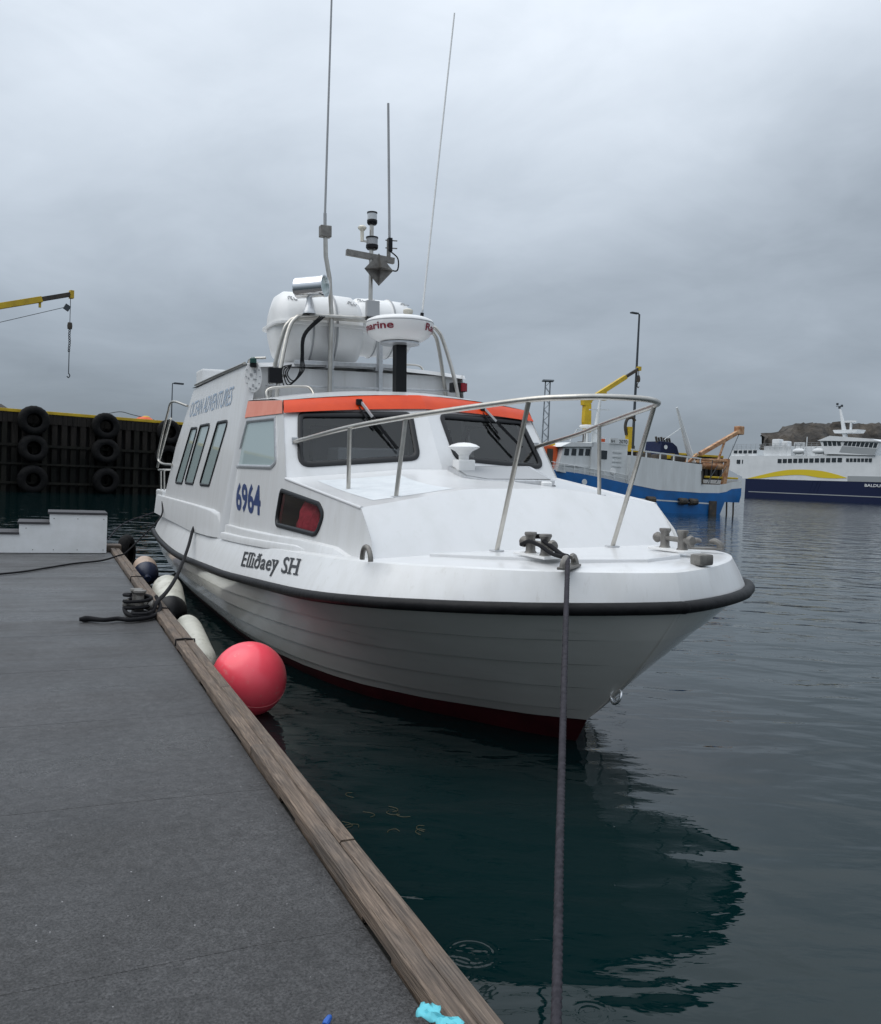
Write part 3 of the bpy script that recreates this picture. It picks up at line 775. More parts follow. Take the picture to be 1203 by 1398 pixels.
MB().tube(catmull([(0.25, 0, 1.3), (0.42, 0, 2.0), (0.25, 0, 2.6), (-0.25, 0, 2.8), (-0.6, 0, 2.55)], 6), 0.13, 8).build('hose', vdark, yp)

# lattice tower
lt = empty('lattice_tower', (17.5, 150, 0)); tag(lt, 'slender grey lattice tower far behind the orange wheelhouse roof', 'tower')
m_ = MB(); Ht = 19.4
def tw(z): return 0.62 - 0.22 * z / Ht
for sx in (-1, 1):
    for sy in (-1, 1): m_.bar((sx * tw(0), sy * tw(0), 0), (sx * tw(Ht), sy * tw(Ht), Ht), 0.11, 0.11)
m_.build('legs', latm, lt, smooth=False)
m_ = MB()
for i in range(20):
    z0_, z1_ = i * Ht / 20, (i + 1) * Ht / 20
    for s1 in (-1, 1):
        sg = 1 if i % 2 else -1
        m_.bar((-tw(z0_) * sg, s1 * tw(z0_), z0_), (tw(z1_) * sg, s1 * tw(z1_), z1_), 0.07, 0.07)
        m_.bar((s1 * tw(z0_), -tw(z0_) * sg, z0_), (s1 * tw(z1_), tw(z1_) * sg, z1_), 0.07, 0.07)
m_.build('bracing', latm, lt, smooth=False)
MB().box((0, 0, Ht + 0.1), (1.9, 1.9, 0.22)).build('platform', latm, lt, smooth=False)
MB().box((0.2, 0, 0.4), (4, 4, 0.9)).build('base', concrete, lt, smooth=False)

# rocky island behind the ferry
isl = MB(); P = []; fs = []; NX, NY = 90, 26
prof = [(150, -6), (155.2, 0), (156.6, 27.5), (162, 32), (167, 33.4), (175, 34.3), (180, 35.5), (184, 38.7), (188, 40), (202, 40.3), (207, 41.3), (225, 41.5), (250, 39), (290, 33), (330, 6)]
def pr(x):
    for (a, b), (c, d) in zip(prof[:-1], prof[1:]):
        if a <= x <= c: return b + (d - b) * (x - a) / (c - a)
    return 5
rnd = random.Random(3)
for j in range(NY):
    tj = j / (NY - 1)
    for i in range(NX):
        x = 150 + 180 * i / (NX - 1)
        env = min(1, tj * 3.2) ** 0.55 * min(1, (1 - tj) * 2) ** 0.6
        h = pr(max(156.6, x)) * env * (1 if x > 151 else 0)
        x = max(x, 157.0 + 34 * tj) if x < 330 else x
        P.append((x + rnd.uniform(-.6, .6), 428 + 90 * tj + 4 * math.sin(i * .8) + rnd.uniform(-1.5, 1.5), h + rnd.uniform(-.9, .9) * (1 if h > 4 else 0) - 1))
for j in range(NY - 1):
    for i in range(NX - 1): fs.append((j * NX + i, j * NX + i + 1, (j + 1) * NX + i + 1, (j + 1) * NX + i))
isl.add(P, fs); tag(isl.build('island', rock, ang=12), 'dark rocky island rising behind the white ferry', kind='structure')

# ================================================================== MAIN BOAT (local: X bow, Y port, Z up)
YAW, HEEL = 0.438, 0.037
boat = empty('motor_boat', (1.0709, 6.3764, 0), (HEEL, 0, YAW - PI / 2))
tag(boat, 'white cabin motor boat with orange wheelhouse band moored beside the pontoon', 'boat')
bpy.context.view_layer.update()
def lerp(a, b, t): return a + (b - a) * t
def interp(x, xs, ys):
    if x <= xs[0]: return ys[0]
    for i in range(len(xs) - 1):
        if x <= xs[i + 1]: return lerp(ys[i], ys[i + 1], (x - xs[i]) / (xs[i + 1] - xs[i]))
    return ys[-1]
def smooth_interp(x, xs, ys):
    return (interp(x - .5, xs, ys) + 2 * interp(x, xs, ys) + interp(x + .5, xs, ys)) / 4
ZX = [-11, -7, -4, -1.5, .3, 1.8]
def zrub(x): return smooth_interp(x, ZX, [.808, .764, .862, 1.028, 1.156, 1.206])
def zdeck(x): return smooth_interp(x, ZX, [1.153, 1.104, 1.185, 1.303, 1.384, 1.381])
X_STERN = -11.3
def plan(Xt, b, na=18, nb=56):
    pts = []
    for i in range(na):
        x = X_STERN + (-2.0 - X_STERN) * i / na
        y = b + 0.149 * ((-2 - x) / 9) ** 2 - 0.30 * max(0, (-6.5 - x) / 4.8) ** 2
        pts.append((x, y))
    for i in range(nb + 1):
        th = PI / 2 * (1 - (1 - i / nb) ** 1.6)
        pts.append((-2.0 + (Xt + 2.0) * math.sin(th) ** (2 / 3.618), b * max(0, math.cos(th)) ** (2 / 1.343) if i < nb else 0.0))
    return pts
RUB = plan(1.137, 1.79); DECK = plan(1.075, 1.614)
NS = len(RUB)
BX = [-11.4, -4, -2.4, -1.6, -1.0, -.6, -.2, .145]; BY = [1.56, 1.55, 1.36, 1.08, .78, .52, .27, 0.0]
def bottom_pt(i):
    xr = RUB[i][0]
    if xr < -2: return (xr, smooth_interp(xr, BX, BY) - 0.25 * max(0, (-6.5 - xr) / 4.8) ** 2, 0.15)
    g = (xr + 2) / 3.137
    xb = -2 + 2.145 * g
    return (xb, interp(xb, BX, BY) if i < NS - 1 else 0.0, 0.15 + 0.044 * g ** 3)
def hull_pt(i, s, off=0.0):
    xr, yr = RUB[i]; xb, yb, zb = bottom_pt(i); zr = zrub(xr) - 0.02
    g = max(0, (xr - 0.2) / 0.937)
    bul = 4 * s * (1 - s)
    x = lerp(xr, xb, s) + 0.085 * bul * g ** 2
    y = lerp(yr, yb, s) + 0.05 * bul * (1 - min(1, max(0, (xr + 4) / 3))) - 0.03 * bul * min(1, max(0, (xr + 3) / 3)) * (yr > .02)
    z = lerp(zr, zb, s)
    fade = 1 - min(1, max(0, (xr - 0.70) / 0.35))
    return V(x, y + off * fade if yr > .02 else y, z)
LV = [0, .24, .45, .67, .9, 1.0]
def hull_rows():
    rows = []
    for k in range(5):
        a, b = LV[k], LV[k + 1]
        o = 0.017 if k < 4 else 0.003
        rows += [(a + (0.003 if k else 0), 0.0), (lerp(a, b, .5), o * .5), (b - 0.003, o)]
    return rows
ROWS = hull_rows()
m_ = MB()
for sgn in (-1, 1):
    for r in range(len(ROWS) - 1):          # every strake and every lap is its own strip, so the lap edges stay crisp
        base = []
        if r % 3 == 1: continue
        span = (r, r + 1, r + 2) if r % 3 == 0 else (r, r + 1)
        for q in span:
            s_, o_ = ROWS[q]
            base += [(p.x, p.y * sgn, p.z) for p in (hull_pt(i, s_, o_) for i in range(NS))]
        fs = []
        for k in range(len(span) - 1):
            for i in range(NS - 1):
                q = (k * NS + i, k * NS + i + 1, (k + 1) * NS + i + 1, (k + 1) * NS + i)
                fs.append(q if sgn < 0 else q[::-1])
        m_.add(base, fs)
m_.build('hull', hullw, boat, ang=60, merge=False, fix=False)
hullw.node_tree.nodes['Principled BSDF'].inputs['Coat IOR'].default_value = 1.9
hullw.node_tree.nodes['Principled BSDF'].inputs['Coat Roughness'].default_value = 0.16
# antifouling below
m_ = MB()
for sgn in (-1, 1):
    P = []
    for row in range(3):
        for i in range(NS):
            xb, yb, zb = bottom_pt(i)
            g = max(0, (xb + 2) / 2.145)
            if row == 0: P.append((xb - .001, (yb - .003) * sgn if yb > 0 else 0, zb - .002))
            elif row == 1: P.append((xb - 0.15 * g, yb * 0.93 * sgn, 0.0 - 0.03))
            else: P.append((xb - 0.75 * g, yb * 0.55 * sgn, -0.5))
    fs = []
    for r in range(2):
        for i in range(NS - 1): fs.append((r * NS + i, r * NS + i + 1, (r + 1) * NS + i + 1, (r + 1) * NS + i))
    m_.add(P, fs)
m_.build('antifouling', antifoul, boat, ang=50)
# gunwale band from rub rail to deck edge
def band_pt(i, t):
    (xr, yr), (xd, yd) = RUB[i], DECK[i]
    zr, zd = zrub(xr), zdeck(xd)
    bul = 0.007 * 4 * t * (1 - t)
    return V(lerp(xr - .01, xd, t) + (bul if yr < .4 else 0), max(0, lerp(yr - .012, yd, t) + (bul if yr > .02 else 0)), lerp(zr, zd, t))
m_ = MB(); TT = [0, .06, .25, .5, .75, .93, 1.0]
for sgn in (-1, 1):
    P = []
    for t in TT:
        for i in range(NS):
            p = band_pt(i, min(t, .985)); 
            P.append((p.x, p.y * sgn, p.z))
    # rounded shoulder onto the deck
    for dd, dz in ((0.05, 0.004),):
        for i in range(NS):
            xd, yd = DECK[i]; nx = 1.0 if yd < .5 else 0.0
            P.append((xd - dd * (1 - min(1, yd / .9)), max(0, yd - dd) * sgn, zdeck(xd) + dz))
    K = len(TT) + 1; fs = []
    for r in range(K - 1):
        for i in range(NS - 1): fs.append((r * NS + i, r * NS + i + 1, (r + 1) * NS + i + 1, (r + 1) * NS + i))
    m_.add(P, fs)
m_.build('gunwale', gelside, boat, ang=30)
# deck with camber
m_ = MB(); P = []; NC = 13; fs = []
for i in range(NS):
    xd, yd = DECK[i]; xd = xd - 0.05 * (1 - min(1, yd / .9)); yd = max(0, yd - 0.05)
    for c in range(NC):
        q = -1 + 2 * c / (NC - 1)
        P.append((xd, yd * q, zdeck(xd) + 0.004 + 0.028 * (1 - q * q) * min(1, yd / .5)))
for i in range(NS - 1):
    for c in range(NC - 1): fs.append((i * NC + c, i * NC + c + 1, (i + 1) * NC + c + 1, (i + 1) * NC + c))
m_.add(P, fs); m_.build('deck', gel, boat, ang=40)
# transom
tr_ = [hull_pt(0, s_, 0) for s_ in (0, .3, .6, 1)]
L_ = [(p.x, -p.y, p.z) for p in [band_pt(0, 1), band_pt(0, 0)] + tr_] + [(X_STERN + .2, -1.0, -.4)]
MB().poly(L_ + [(a, -b, c) for a, b, c in L_[::-1]]).build('transom', gelside, boat, smooth=False)
# rub rail
path = [(x + .01 * (y < .9), -y - .018, zrub(x) - .012) for x, y in RUB[:-1]] + [(RUB[-1][0] + .025, 0, zrub(1.137) - .012)] + [(x + .01 * (y < .9), y + .018, zrub(x) - .012) for x, y in RUB[-2::-1]]
MB().tube(path, 0.040, 10).build('rub_rail', rubm, boat, ang=60)

# foredeck platform forward of the trunk
m_ = MB(); poly = [(-0.40, -1.02), (0.10, -0.80), (0.62, -0.42), (0.80, 0), (0.62, 0.42), (0.10, 0.80), (-0.40, 1.02)]
m_.prism([(x, y, zdeck(x) + 0.022 + 0.028 * (1 - (y / 1.5) ** 2) - 0.03) for x, y in poly], (0, 0, 0.034))
m_.build('foredeck_platform', gel, boat, smooth=False, bevel=0.006)

# ---- superstructure planes
def y_trunk(x, z): return 1.49 - .13 * (z - 1.9) - .0719 * max(0, x + 2.62)
def y_wh(x, z): return 1.409 - .13 * (z - 2.517)
def y_aft(x, z): return 1.45 - .14 * (z - 2.56)
def side(fn, sg, out=0.0): return lambda a, b: V(a, sg * (fn(a, b) + out), b)
def nside(sg): return V(0, sg * 1.0, 0.13).normalized()
loz = rounded([(-2.747, 1.80), (-1.70, 1.712), (-1.55, 1.625), (-1.66, 1.425), (-2.80, 1.445)], [.08, .15, .15, .16, .11], 6)
whw = rounded([(-4.615, 2.53), (-3.316, 2.506), (-3.04, 2.04), (-3.24, 1.982), (-4.96, 1.985)], [.05, .03, .06, .04, .05], 4)
AW = [[(-5.455, 2.565), (-6.17, 2.568), (-6.913, 1.723), (-6.146, 1.73)], [(-6.67, 2.573), (-7.477, 2.574), (-8.212, 1.72), (-7.413, 1.718)], [(-7.66, 2.554), (-8.28, 2.565), (-9.186, 1.701), (-8.436, 1.704)]]
AW = [rounded(w, .07, 4) for w in AW]
for sg in (-1, 1):
    tr_out = [(-0.50, zdeck(-.5) - .02), (-0.60, 1.50), (-0.844, 1.71), (-2.62, 1.90), (-2.95, 1.86), (-2.95, 1.20)]
    wall('trunk_side', tr_out, [loz], side(y_trunk, sg), gelside, boat, 0.05, (0, -sg, 0))
    wh_out = [(-2.95, 1.20), (-2.95, 1.86), (-2.62, 1.90), (-3.034, 2.535), (-3.12, 2.66), (-4.9, 2.76), (-4.9, 1.10)]
    wall('wheelhouse_side', wh_out, [whw], side(y_wh, sg), gelside, boat, 0.05, (0, -sg, 0))
    window('window', loz, side(y_trunk, sg), nside(sg), boat, gl_port, darkp, 0.035, 0.016)
    window('window', whw, side(y_wh, sg), nside(sg), boat, gl_frost, alu if sg < 0 else darkp, 0.035, 0.014)
    af_out = [(-4.72, 3.19), (-4.78, 2.70), (-4.93, 2.0), (-5.05, 1.50), (-5.10, 1.14), (-5.3, 1.14), (-5.3, 1.44), (-10.2, 1.44), (-9.67, 2.296), (-8.55, 3.17)]
    wall('cabin_side', af_out, AW, side(y_aft, sg), gelside, boat, 0.05, (0, -sg, 0))
    for w in AW: window('window', w, side(y_aft, sg), nside(sg), boat, gl_side, darkp, 0.03, 0.014)
    # moulded corner between wheelhouse and aft cabin
    edge = [(-4.72, 3.19), (-4.78, 2.70), (-4.93, 2.0), (-5.05, 1.50), (-5.10, 1.14)]
    m_ = MB()
    P = []
    for (x, z) in edge:
        yo, yi_ = y_aft(x, z), y_wh(x, z)
        P += [(x, sg * yo, z), (x + .035, sg * (yo - .004), z), (x + .07, sg * lerp(yo, yi_, .45), z), (x + .16, sg * (min(yo, yi_) - .03), z)]
    fs = [(r * 4 + c, r * 4 + c + 1, r * 4 + c + 5, r * 4 + c + 4) for r in range(4) for c in range(3)]
    m_.add(P, fs); m_.build('corner_moulding', gel, boat, ang=60)
    # ledges: moulded steps at the foot of the walls
    def ledge(name, pts_in, pts_top, pts_bot):
        m_ = MB(); n_ = len(pts_in)
        rows = [pts_in, [tuple(lerp(Vector(a), Vector(b), .92)) for a, b in zip(pts_in, pts_top)], [tuple(lerp(Vector(a), Vector(b), .06)) for a, b in zip(pts_top, pts_bot)], pts_bot]
        P = [(x, sg * y, z) for r in rows for x, y, z in r]
        m_.add(P, [(r * n_ + i, r * n_ + i + 1, (r + 1) * n_ + i + 1, (r + 1) * n_ + i) for r in range(3) for i in range(n_ - 1)])
        return m_.build(name, gelside, boat, ang=50)
    xs = [-10.9, -9, -7, -5.6, -5.25, -5.02]
    ledge('cabin_ledge', [(x, y_aft(x, 1.46) - .02, 1.465) for x in xs], [(x, y_aft(x, 1.46) + [.05, .05, .05, .05, .035, .0][i], [1.455, 1.455, 1.455, 1.45, 1.41, 1.22][i]) for i, x in enumerate(xs)],
          [(x, y_aft(x, 1.46) + [.09, .09, .09, .085, .06, .0][i], zdeck(x) - .01) for i, x in enumerate(xs)])
    xs = [-4.95, -4.0, -3.0, -2.0, -1.2, -0.85]
    f2 = lambda x, z: y_wh(x, z) if x < -2.62 else y_trunk(x, z)
    ledge('foot_ledge', [(x, f2(x, 1.35) - .02, zdeck(x) + [.16, .15, .13, .11, .07, .0][i]) for i, x in enumerate(xs)], [(x, f2(x, 1.3) + .03, zdeck(x) + [.155, .14, .12, .10, .06, -.01][i]) for i, x in enumerate(xs)],
          [(x, f2(x, 1.3) + .045, zdeck(x) - .01) for x in xs])
    xs = [-4.95, -4.0, -3.0, -2.0, -1.75]
    ledge('outer_ledge', [(x, f2(x, 1.25) + .02, zdeck(x) + [.07, .065, .06, .05, .02][i]) for i, x in enumerate(xs)], [(x, f2(x, 1.25) + [.075, .06, .055, .05, .03][i], zdeck(x) + [.065, .06, .055, .045, .018][i]) for i, x in enumerate(xs)],
          [(x, f2(x, 1.25) + [.085, .07, .065, .055, .03][i], zdeck(x) - .01) for i, x in enumerate(xs)])
# trunk front face and top
def trunk_edge(q):            # front top edge, q=-1..1
    c_ = min(1, (1 - abs(q)) / .68)
    return V(-0.844 - 0.10 * c_, 1.387 * q, 1.71 + 0.135 * c_)
m_ = MB(); NQ = 26; P = []
rows = 8
for r in range(rows):
    t = r / (rows - 1)
    for c in range(NQ):
        q = -1 + 2 * c / (NQ - 1)
        top = trunk_edge(q)
        bx = -0.53 + 0.05 * (1 - q * q); by = y_trunk(-.5, 1.36) * q
        bz = zdeck(-.5) - .02 + 0.03 * (1 - q * q)
        p = lerp(top, V(bx, by, bz), t) + V(0.012, 0, 0.012) * 4 * t * (1 - t)
        P.append(p)
m_.add(P, [(r * NQ + c, r * NQ + c + 1, (r + 1) * NQ + c + 1, (r + 1) * NQ + c) for r in range(rows - 1) for c in range(NQ - 1)])
# top
P = []; rows = 7
def trunk_top(q, t):
    e = trunk_edge(q)
    bx = lerp(-2.36, -2.64, abs(q)); bz = 1.90 + 0.09 * min(1, (1 - abs(q)) / .75)
    b = V(bx, 1.492 * q, bz)
    p = lerp(e, b, t); p.z = e.z + (b.z - e.z) * lerp(t ** 2.4, t, abs(q) ** 3)
    return p
for r in range(rows):
    t = r / (rows - 1)
    for c in range(NQ): P.append(trunk_top(-1 + 2 * c / (NQ - 1), t))
m_.add(P, [(r * NQ + c, r * NQ + c + 1, (r + 1) * NQ + c + 1, (r + 1) * NQ + c) for r in range(rows - 1) for c in range(NQ - 1)])
m_.build('trunk_roof', gel, boat, ang=26)
# rounded bead along trunk top edges
for sg in (-1, 1):
    MB().tube([trunk_top(sg, t) + V(0, -sg * .006, -.006) for t in (0, .3, .6, 1)], 0.016, 8).build('edge_bead', gel, boat, ang=60)
# non-skid panel on the starboard half of the trunk roof
def panel(qa, qb, ta, tb, name):
    m_ = MB(); P = []; a, b = 7, 6
    for r in range(b):
        for c in range(a):
            q = lerp(qa, qb, c / (a - 1)); t = lerp(ta, tb, r / (b - 1))
            edge_ = r in (0, b - 1) or c in (0, a - 1)
            P.append(trunk_top(q, t) + V(0, 0, 0.002 if edge_ else 0.010))
    m_.add(P, [(r * a + c, r * a + c + 1, (r + 1) * a + c + 1, (r + 1) * a + c) for r in range(b - 1) for c in range(a - 1)])
    return m_.build(name, nonskid, boat, ang=40)
panel(-0.86, -0.34, 0.12, 0.86, 'nonskid_pad')

# windscreen walls (two panels in a slight chevron) and fascia
bc, bk = V(-2.35, 0, 1.97), V(-2.62, 1.489, 1.88)
tcn, tk = V(-2.79, 0, 2.61), V(-3.034, 1.409, 2.545)
def wsf(sg):
    def f(y, z):                      # y 0..1.5, z absolute; plane through the panel corners
        u = (bk - bc); w = (tcn - bc)
        # solve for x on plane through bc, bk, tcn
        n_ = u.cross(w)
        x = bc.x - (n_.y * (y - bc.y) + n_.z * (z - bc.z)) / n_.x
        return V(x, sg * y, z)
    return f
def wsn(sg):
    n_ = (bk - bc).cross(tcn - bc)
    if n_.x < 0: n_ = -n_
    return V(n_.x, n_.y * sg, n_.z).normalized()
ww = rounded([(1.361, 2.000), (1.262, 2.533), (0.150, 2.557), (0.190, 2.085)], [.10, .08, .07, .11], 6)
for sg in (-1, 1):
    f = wsf(sg)
    out = [(0, 1.86), (0, 2.63), (1.405, 2.55), (1.495, 1.82)]
    wall('windscreen_wall', out, [ww], f, gel, boat, 0.06, -wsn(sg))
    wnd = window('windscreen', ww, f, wsn(sg), boat, gl_dark, darkp, 0.045, 0.018)
    # fascia
    m_ = MB(); P = []
    N = 9
    for r, (z_o, x_o) in enumerate(((0, 0.028), (.45, 0.036), (1, 0.02))):
        for c in range(N):
            t = c / (N - 1)
            b = lerp(V(-2.79, 0, 2.602), V(-3.030, 1.412, 2.528), t) + V(0, 0, .012 * math.sin(PI * t))
            a = lerp(V(-2.93, 0, 2.745), V(-3.150, 1.380, 2.652), t) + V(0, 0, .02 * math.sin(PI * t))
            p = lerp(b, a, z_o); P.append((p.x + x_o, sg * p.y, p.z))
    for c in range(N):
        t = c / (N - 1); a = lerp(V(-2.98, 0, 2.757), V(-3.19, 1.36, 2.665), t) + V(0, 0, .02 * math.sin(PI * t)); P.append((a.x, sg * a.y, a.z))
    m_.add(P, [(r * N + c, r * N + c + 1, (r + 1) * N + c + 1, (r + 1) * N + c) for r in range(3) for c in range(N - 1)])
    m_.build('fascia', orange, boat, ang=40)
    m_ = MB(); fs_ = side(y_wh, sg, 0.012)
    m_.add([fs_(-3.025, 2.524), fs_(-3.10, 2.655), fs_(-4.66, 2.745), fs_(-4.72, 2.555), fs_(-4.6, 2.556), fs_(-3.33, 2.53)], [(0, 1, 2, 3, 4, 5)])
    m_.build('side_band', orangef, boat, smooth=False)
# roof of the wheelhouse
m_ = MB(); P = []; NQ = 13
for r, (xc, xk, zc, zk, yk) in enumerate(((-2.97, -3.18, 2.752, 2.662, 1.385), (-3.3, -3.5, 2.81, 2.695, 1.39), (-4.0, -4.0, 2.87, 2.72, 1.39), (-5.05, -5.05, 2.93, 2.775, 1.385))):
    for c in range(NQ):
        q = -1 + 2 * c / (NQ - 1); P.append((lerp(xc, xk, q * q), yk * q, lerp(zc, zk, abs(q) ** 1.8)))
m_.add(P, [(r * NQ + c, r * NQ + c + 1, (r + 1) * NQ + c + 1, (r + 1) * NQ + c) for r in range(3) for c in range(NQ - 1)])
m_.build('wheelhouse_roof', gel, boat, ang=40)
# aft cabin front wall, roof, back
MB().add([(-4.74, -1.31, 3.16), (-4.74, 1.31, 3.16), (-4.74, 1.40, 2.6), (-4.74, -1.40, 2.6)], [(0, 1, 2, 3)]).build('cabin_front', gelside, boat, smooth=False)
m_ = MB(); P = []; NQ = 11
for r, (x, dz) in enumerate(((-4.66, -0.03), (-4.70, 0.02), (-6.5, .03), (-8.6, 0.03))):
    for c in range(NQ):
        q = -1 + 2 * c / (NQ - 1); P.append((x, 1.39 * q, 3.16 + dz + 0.06 * (1 - abs(q) ** 2.2)))
m_.add(P, [(r * NQ + c, r * NQ + c + 1, (r + 1) * NQ + c + 1, (r + 1) * NQ + c) for r in range(3) for c in range(NQ - 1)])
m_.build('cabin_roof', gel, boat, ang=40)
MB().add([(-8.55, -1.36, 3.17), (-8.55, 1.36, 3.17), (-9.67, 1.48, 2.296), (-9.67, -1.48, 2.296), (-10.2, 1.6, 1.44), (-10.2, -1.6, 1.44)], [(0, 1, 2, 3), (3, 2, 4, 5)]).build('cabin_back', gelside, boat, smooth=False)
MB().box((-8.35, -0.95, 3.32), (0.5, 0.75, 0.26)).build('roof_locker', gelside, boat, smooth=False, bevel=0.03)
MB().box((-6.35, -0.75, 3.25), (0.35, 0.35, 0.13)).build('roof_vent', gelside, boat, smooth=False, bevel=0.03)
# interior seen through the glass
MB().box((-3.25, 0, 1.99), (1.0, 2.5, 0.10)).box((-3.05, -0.55, 2.10), (0.35, 0.7, 0.2)).build('dashboard', dashm, boat, smooth=False, bevel=0.02)
m_ = MB()
for y in (-0.6, 0.6):
    m_.box((-4.0, y, 2.15), (0.16, 0.5, 0.62)).box((-3.85, y, 1.85), (0.45, 0.5, 0.12))
m_.build('helm_seats', dashm, boat, bevel=0.04)
MB().box((-4.70, 0.0, 2.0), (0.04, 2.7, 1.6)).build('bulkhead', skyin, boat, smooth=False)
MB().add([(-3.1, -1.3, 2.60), (-3.1, 1.3, 2.60), (-4.68, 1.3, 2.68), (-4.68, -1.3, 2.68)], [(0, 1, 2, 3)]).build('headlining', skyin, boat, smooth=False)
MB().box((-1.9, -0.55, 1.52), (1.7, .03, .50)).box((-1.9, -1.0, 1.28), (1.7, .9, .03)).box((-3.05, -1.0, 1.55), (.03, .85, .60)).build('cuddy_shade_panels', dashm, boat, smooth=False)  # dark panels added to hide the bright inner walls and darken the cuddy
m_ = MB(); m_.lathe([(0.30, 0), (0.36, .06), (.33, .16), (.27, .28), (.17, .37), (.06, .41), (0, .42)], 26, (0, 0, 0))
o_ = m_.build('life_jackets', redin, boat); o_.location = (-2.36, -1.27, 1.31)
for v_ in o_.data.vertices:
    a = math.atan2(v_.co.y, v_.co.x); k_ = 1 + .10 * math.sin(5 * a + v_.co.z * 14) + .06 * math.sin(9 * a)
    v_.co.x *= k_ * 1.05; v_.co.y *= k_ * .50
for v_ in o_.data.vertices: v_.co += Vector((random.uniform(-.01, .01), random.uniform(-.01, .01), random.uniform(-.01, .01)))

# ---- lettering
def gun_text(u, v):
    x = -3.43 + 2.0 * u - 0.15 * v
    j = min(range(NS - 1), key=lambda i: abs(RUB[i][0] - x))
    i = max(0, j - 1) if RUB[j][0] > x else j
    i = min(i, NS - 2)
    w = (x - RUB[i][0]) / (RUB[i + 1][0] - RUB[i][0])
    t = 0.40 + v * 0.44 - 0.09 * (1 - u)
    p = lerp(band_pt(i, t), band_pt(i + 1, t), w)
    return V(x, -p.y - 0.006, p.z + 0.002)
text_on('name_lettering', 'Elliðaey SH', gun_text, blacklet, boat, bold=0.010, space=1.06, fat=(0.0, .0035), lift=(0, -.0012, 0),
        serif=[('E', .03, .30, 0), ('E', .035, .2, 3), ('l', .145, .24, 3), ('l', .19, .24, 3), ('i', .24, .22, 1), ('y', .60, .26, 2), ('y', .66, .2, 2), ('H', .885, .30, 3), ('H', .98, .30, 3)])
text_on('registration_number', '6964', lambda u, v: V(-4.60 + 1.19 * u - 0.17 * v, -(y_wh(0, 1.51 + .295 * v) + .004), 1.505 + .30 * v), navy, boat, bold=0.028)
text_on('cabin_lettering', 'OCEAN ADVENTURES', lambda u, v: V(-8.66 + 3.2 * u + 0.08 * v, -(y_aft(0, 2.74 + .22 * v) + .004), 2.74 + 0.01 * u + .225 * v), paleblue, boat, bold=0.0, shear=0.0)

# ---- pulpit
S = 1
pul = [(-2.83, 1.349, 2.244), (-1.80, 1.18, 2.345), (-1.08, .96, 2.408), (-0.4, .735, 2.455), (0.165, .535, 2.488), (.40, .36, 2.495), (.50, 0.15, 2.50)]
pathp = [(x, -y, z) for x, y, z in pul] + [(x, y, z) for x, y, z in pul[::-1]]
pul_o = MB().tube(catmull(pathp, 6), 0.0215, 10).build('pulpit_rail', steel, boat, ang=60)
for sg in (-1, 1):
    for (b, t) in (((-0.298, .52, 1.395), (.160, .535, 2.480)), ((-1.14, .985, 1.765), (-1.08, .93, 2.40)), ((-1.80, 1.16, 1.80), (-1.70, 1.185, 2.345))):
        if sg > 0 and b[0] < -1.5: continue
        st = MB().tube([(b[0], sg * b[1], b[2]), (t[0], sg * t[1], t[2])], 0.018, 10).build('stanchion', steel, pul_o, ang=60)
        MB().box((b[0], sg * b[1], b[2] + .012), (0.10, 0.075, 0.012)).build('base_plate', alu, pul_o, smooth=False, bevel=.004)
    MB().box((-2.84, sg * 1.345, 2.244), (0.03, 0.06, 0.09)).build('wall_plate', alu, pul_o, smooth=False, bevel=.005)

# ---- mooring bitts, fairleads, rings
def bitt(x, y, z):
    r = empty('bitt', (x, y, z), (0, 0, 0), boat)
    MB().box((0, 0, 0.008), (0.40, 0.15, 0.016)).build('pad', whitep, r, smooth=False, bevel=.004)
    for dx in (-0.095, 0.095):
        MB().lathe([(.044, .014), (.034, .03), (.031, .12), (.038, .132), (.043, .142), (.040, .156), (0, .158)], 16, (dx, 0, 0)).build('post', galv, r)
    MB().lathe([(0, -.205), (.03, -.20), (.040, -.178), (.03, -.155), (.019, -.14), (.019, .14), (.03, .155), (.040, .178), (.03, .20), (0, .205)], 14, (0, 0, .085), (1, 0, 0)).build('crossbar', galv, r)
    return r
bitt(0.368, -0.571, 1.432); bitt(0.368, 0.571, 1.432)
def fairlead(x, y, z, rz):
    r = empty('fairlead', (x, y, z), (0, 0, rz), boat)
    MB().box((0, 0, .008), (.26, .075, .016)).build('pad', galv, r, smooth=False, bevel=.004)
    for s_ in (-1, 1):
        MB().tube(catmull([(s_ * .11, 0, .01), (s_ * .105, 0, .04), (s_ * .07, 0, .068), (s_ * .03, 0, .062)], 4), [.03, .028, .027, .026, .025, .024, .023, .022, .021, .019, .017, .014, .012], 8).build('horn', galv, r)
    return r
fairlead(0.79, -0.60, 1.402, -0.9)
fairlead(0.20, 1.02, 1.41, 0.75)
MB().tube([(-0.29 + .085 * math.cos(a), -1.545, 1.372 + .095 * math.sin(a)) for a in [PI * i / 12 for i in range(13)]], .019, 8).build('lifting_ring', galv, boat, ang=60)
MB().box((.90, .36, 1.43), (.10, .12, .075)).build('bow_roller', galv, boat, bevel=.018)
# eye ring on stem
MB().tube([(0.49 + .05 * math.cos(a), 0.02 * math.sin(a), 0.455 + .05 * math.sin(a)) for a in [2 * PI * i / 16 for i in range(16)]], .009, 6, closed=True).cyl((.40, 0, .46), (.455, 0, .47), .016, n=8).build('stem_ring', chrome, boat, ang=60)

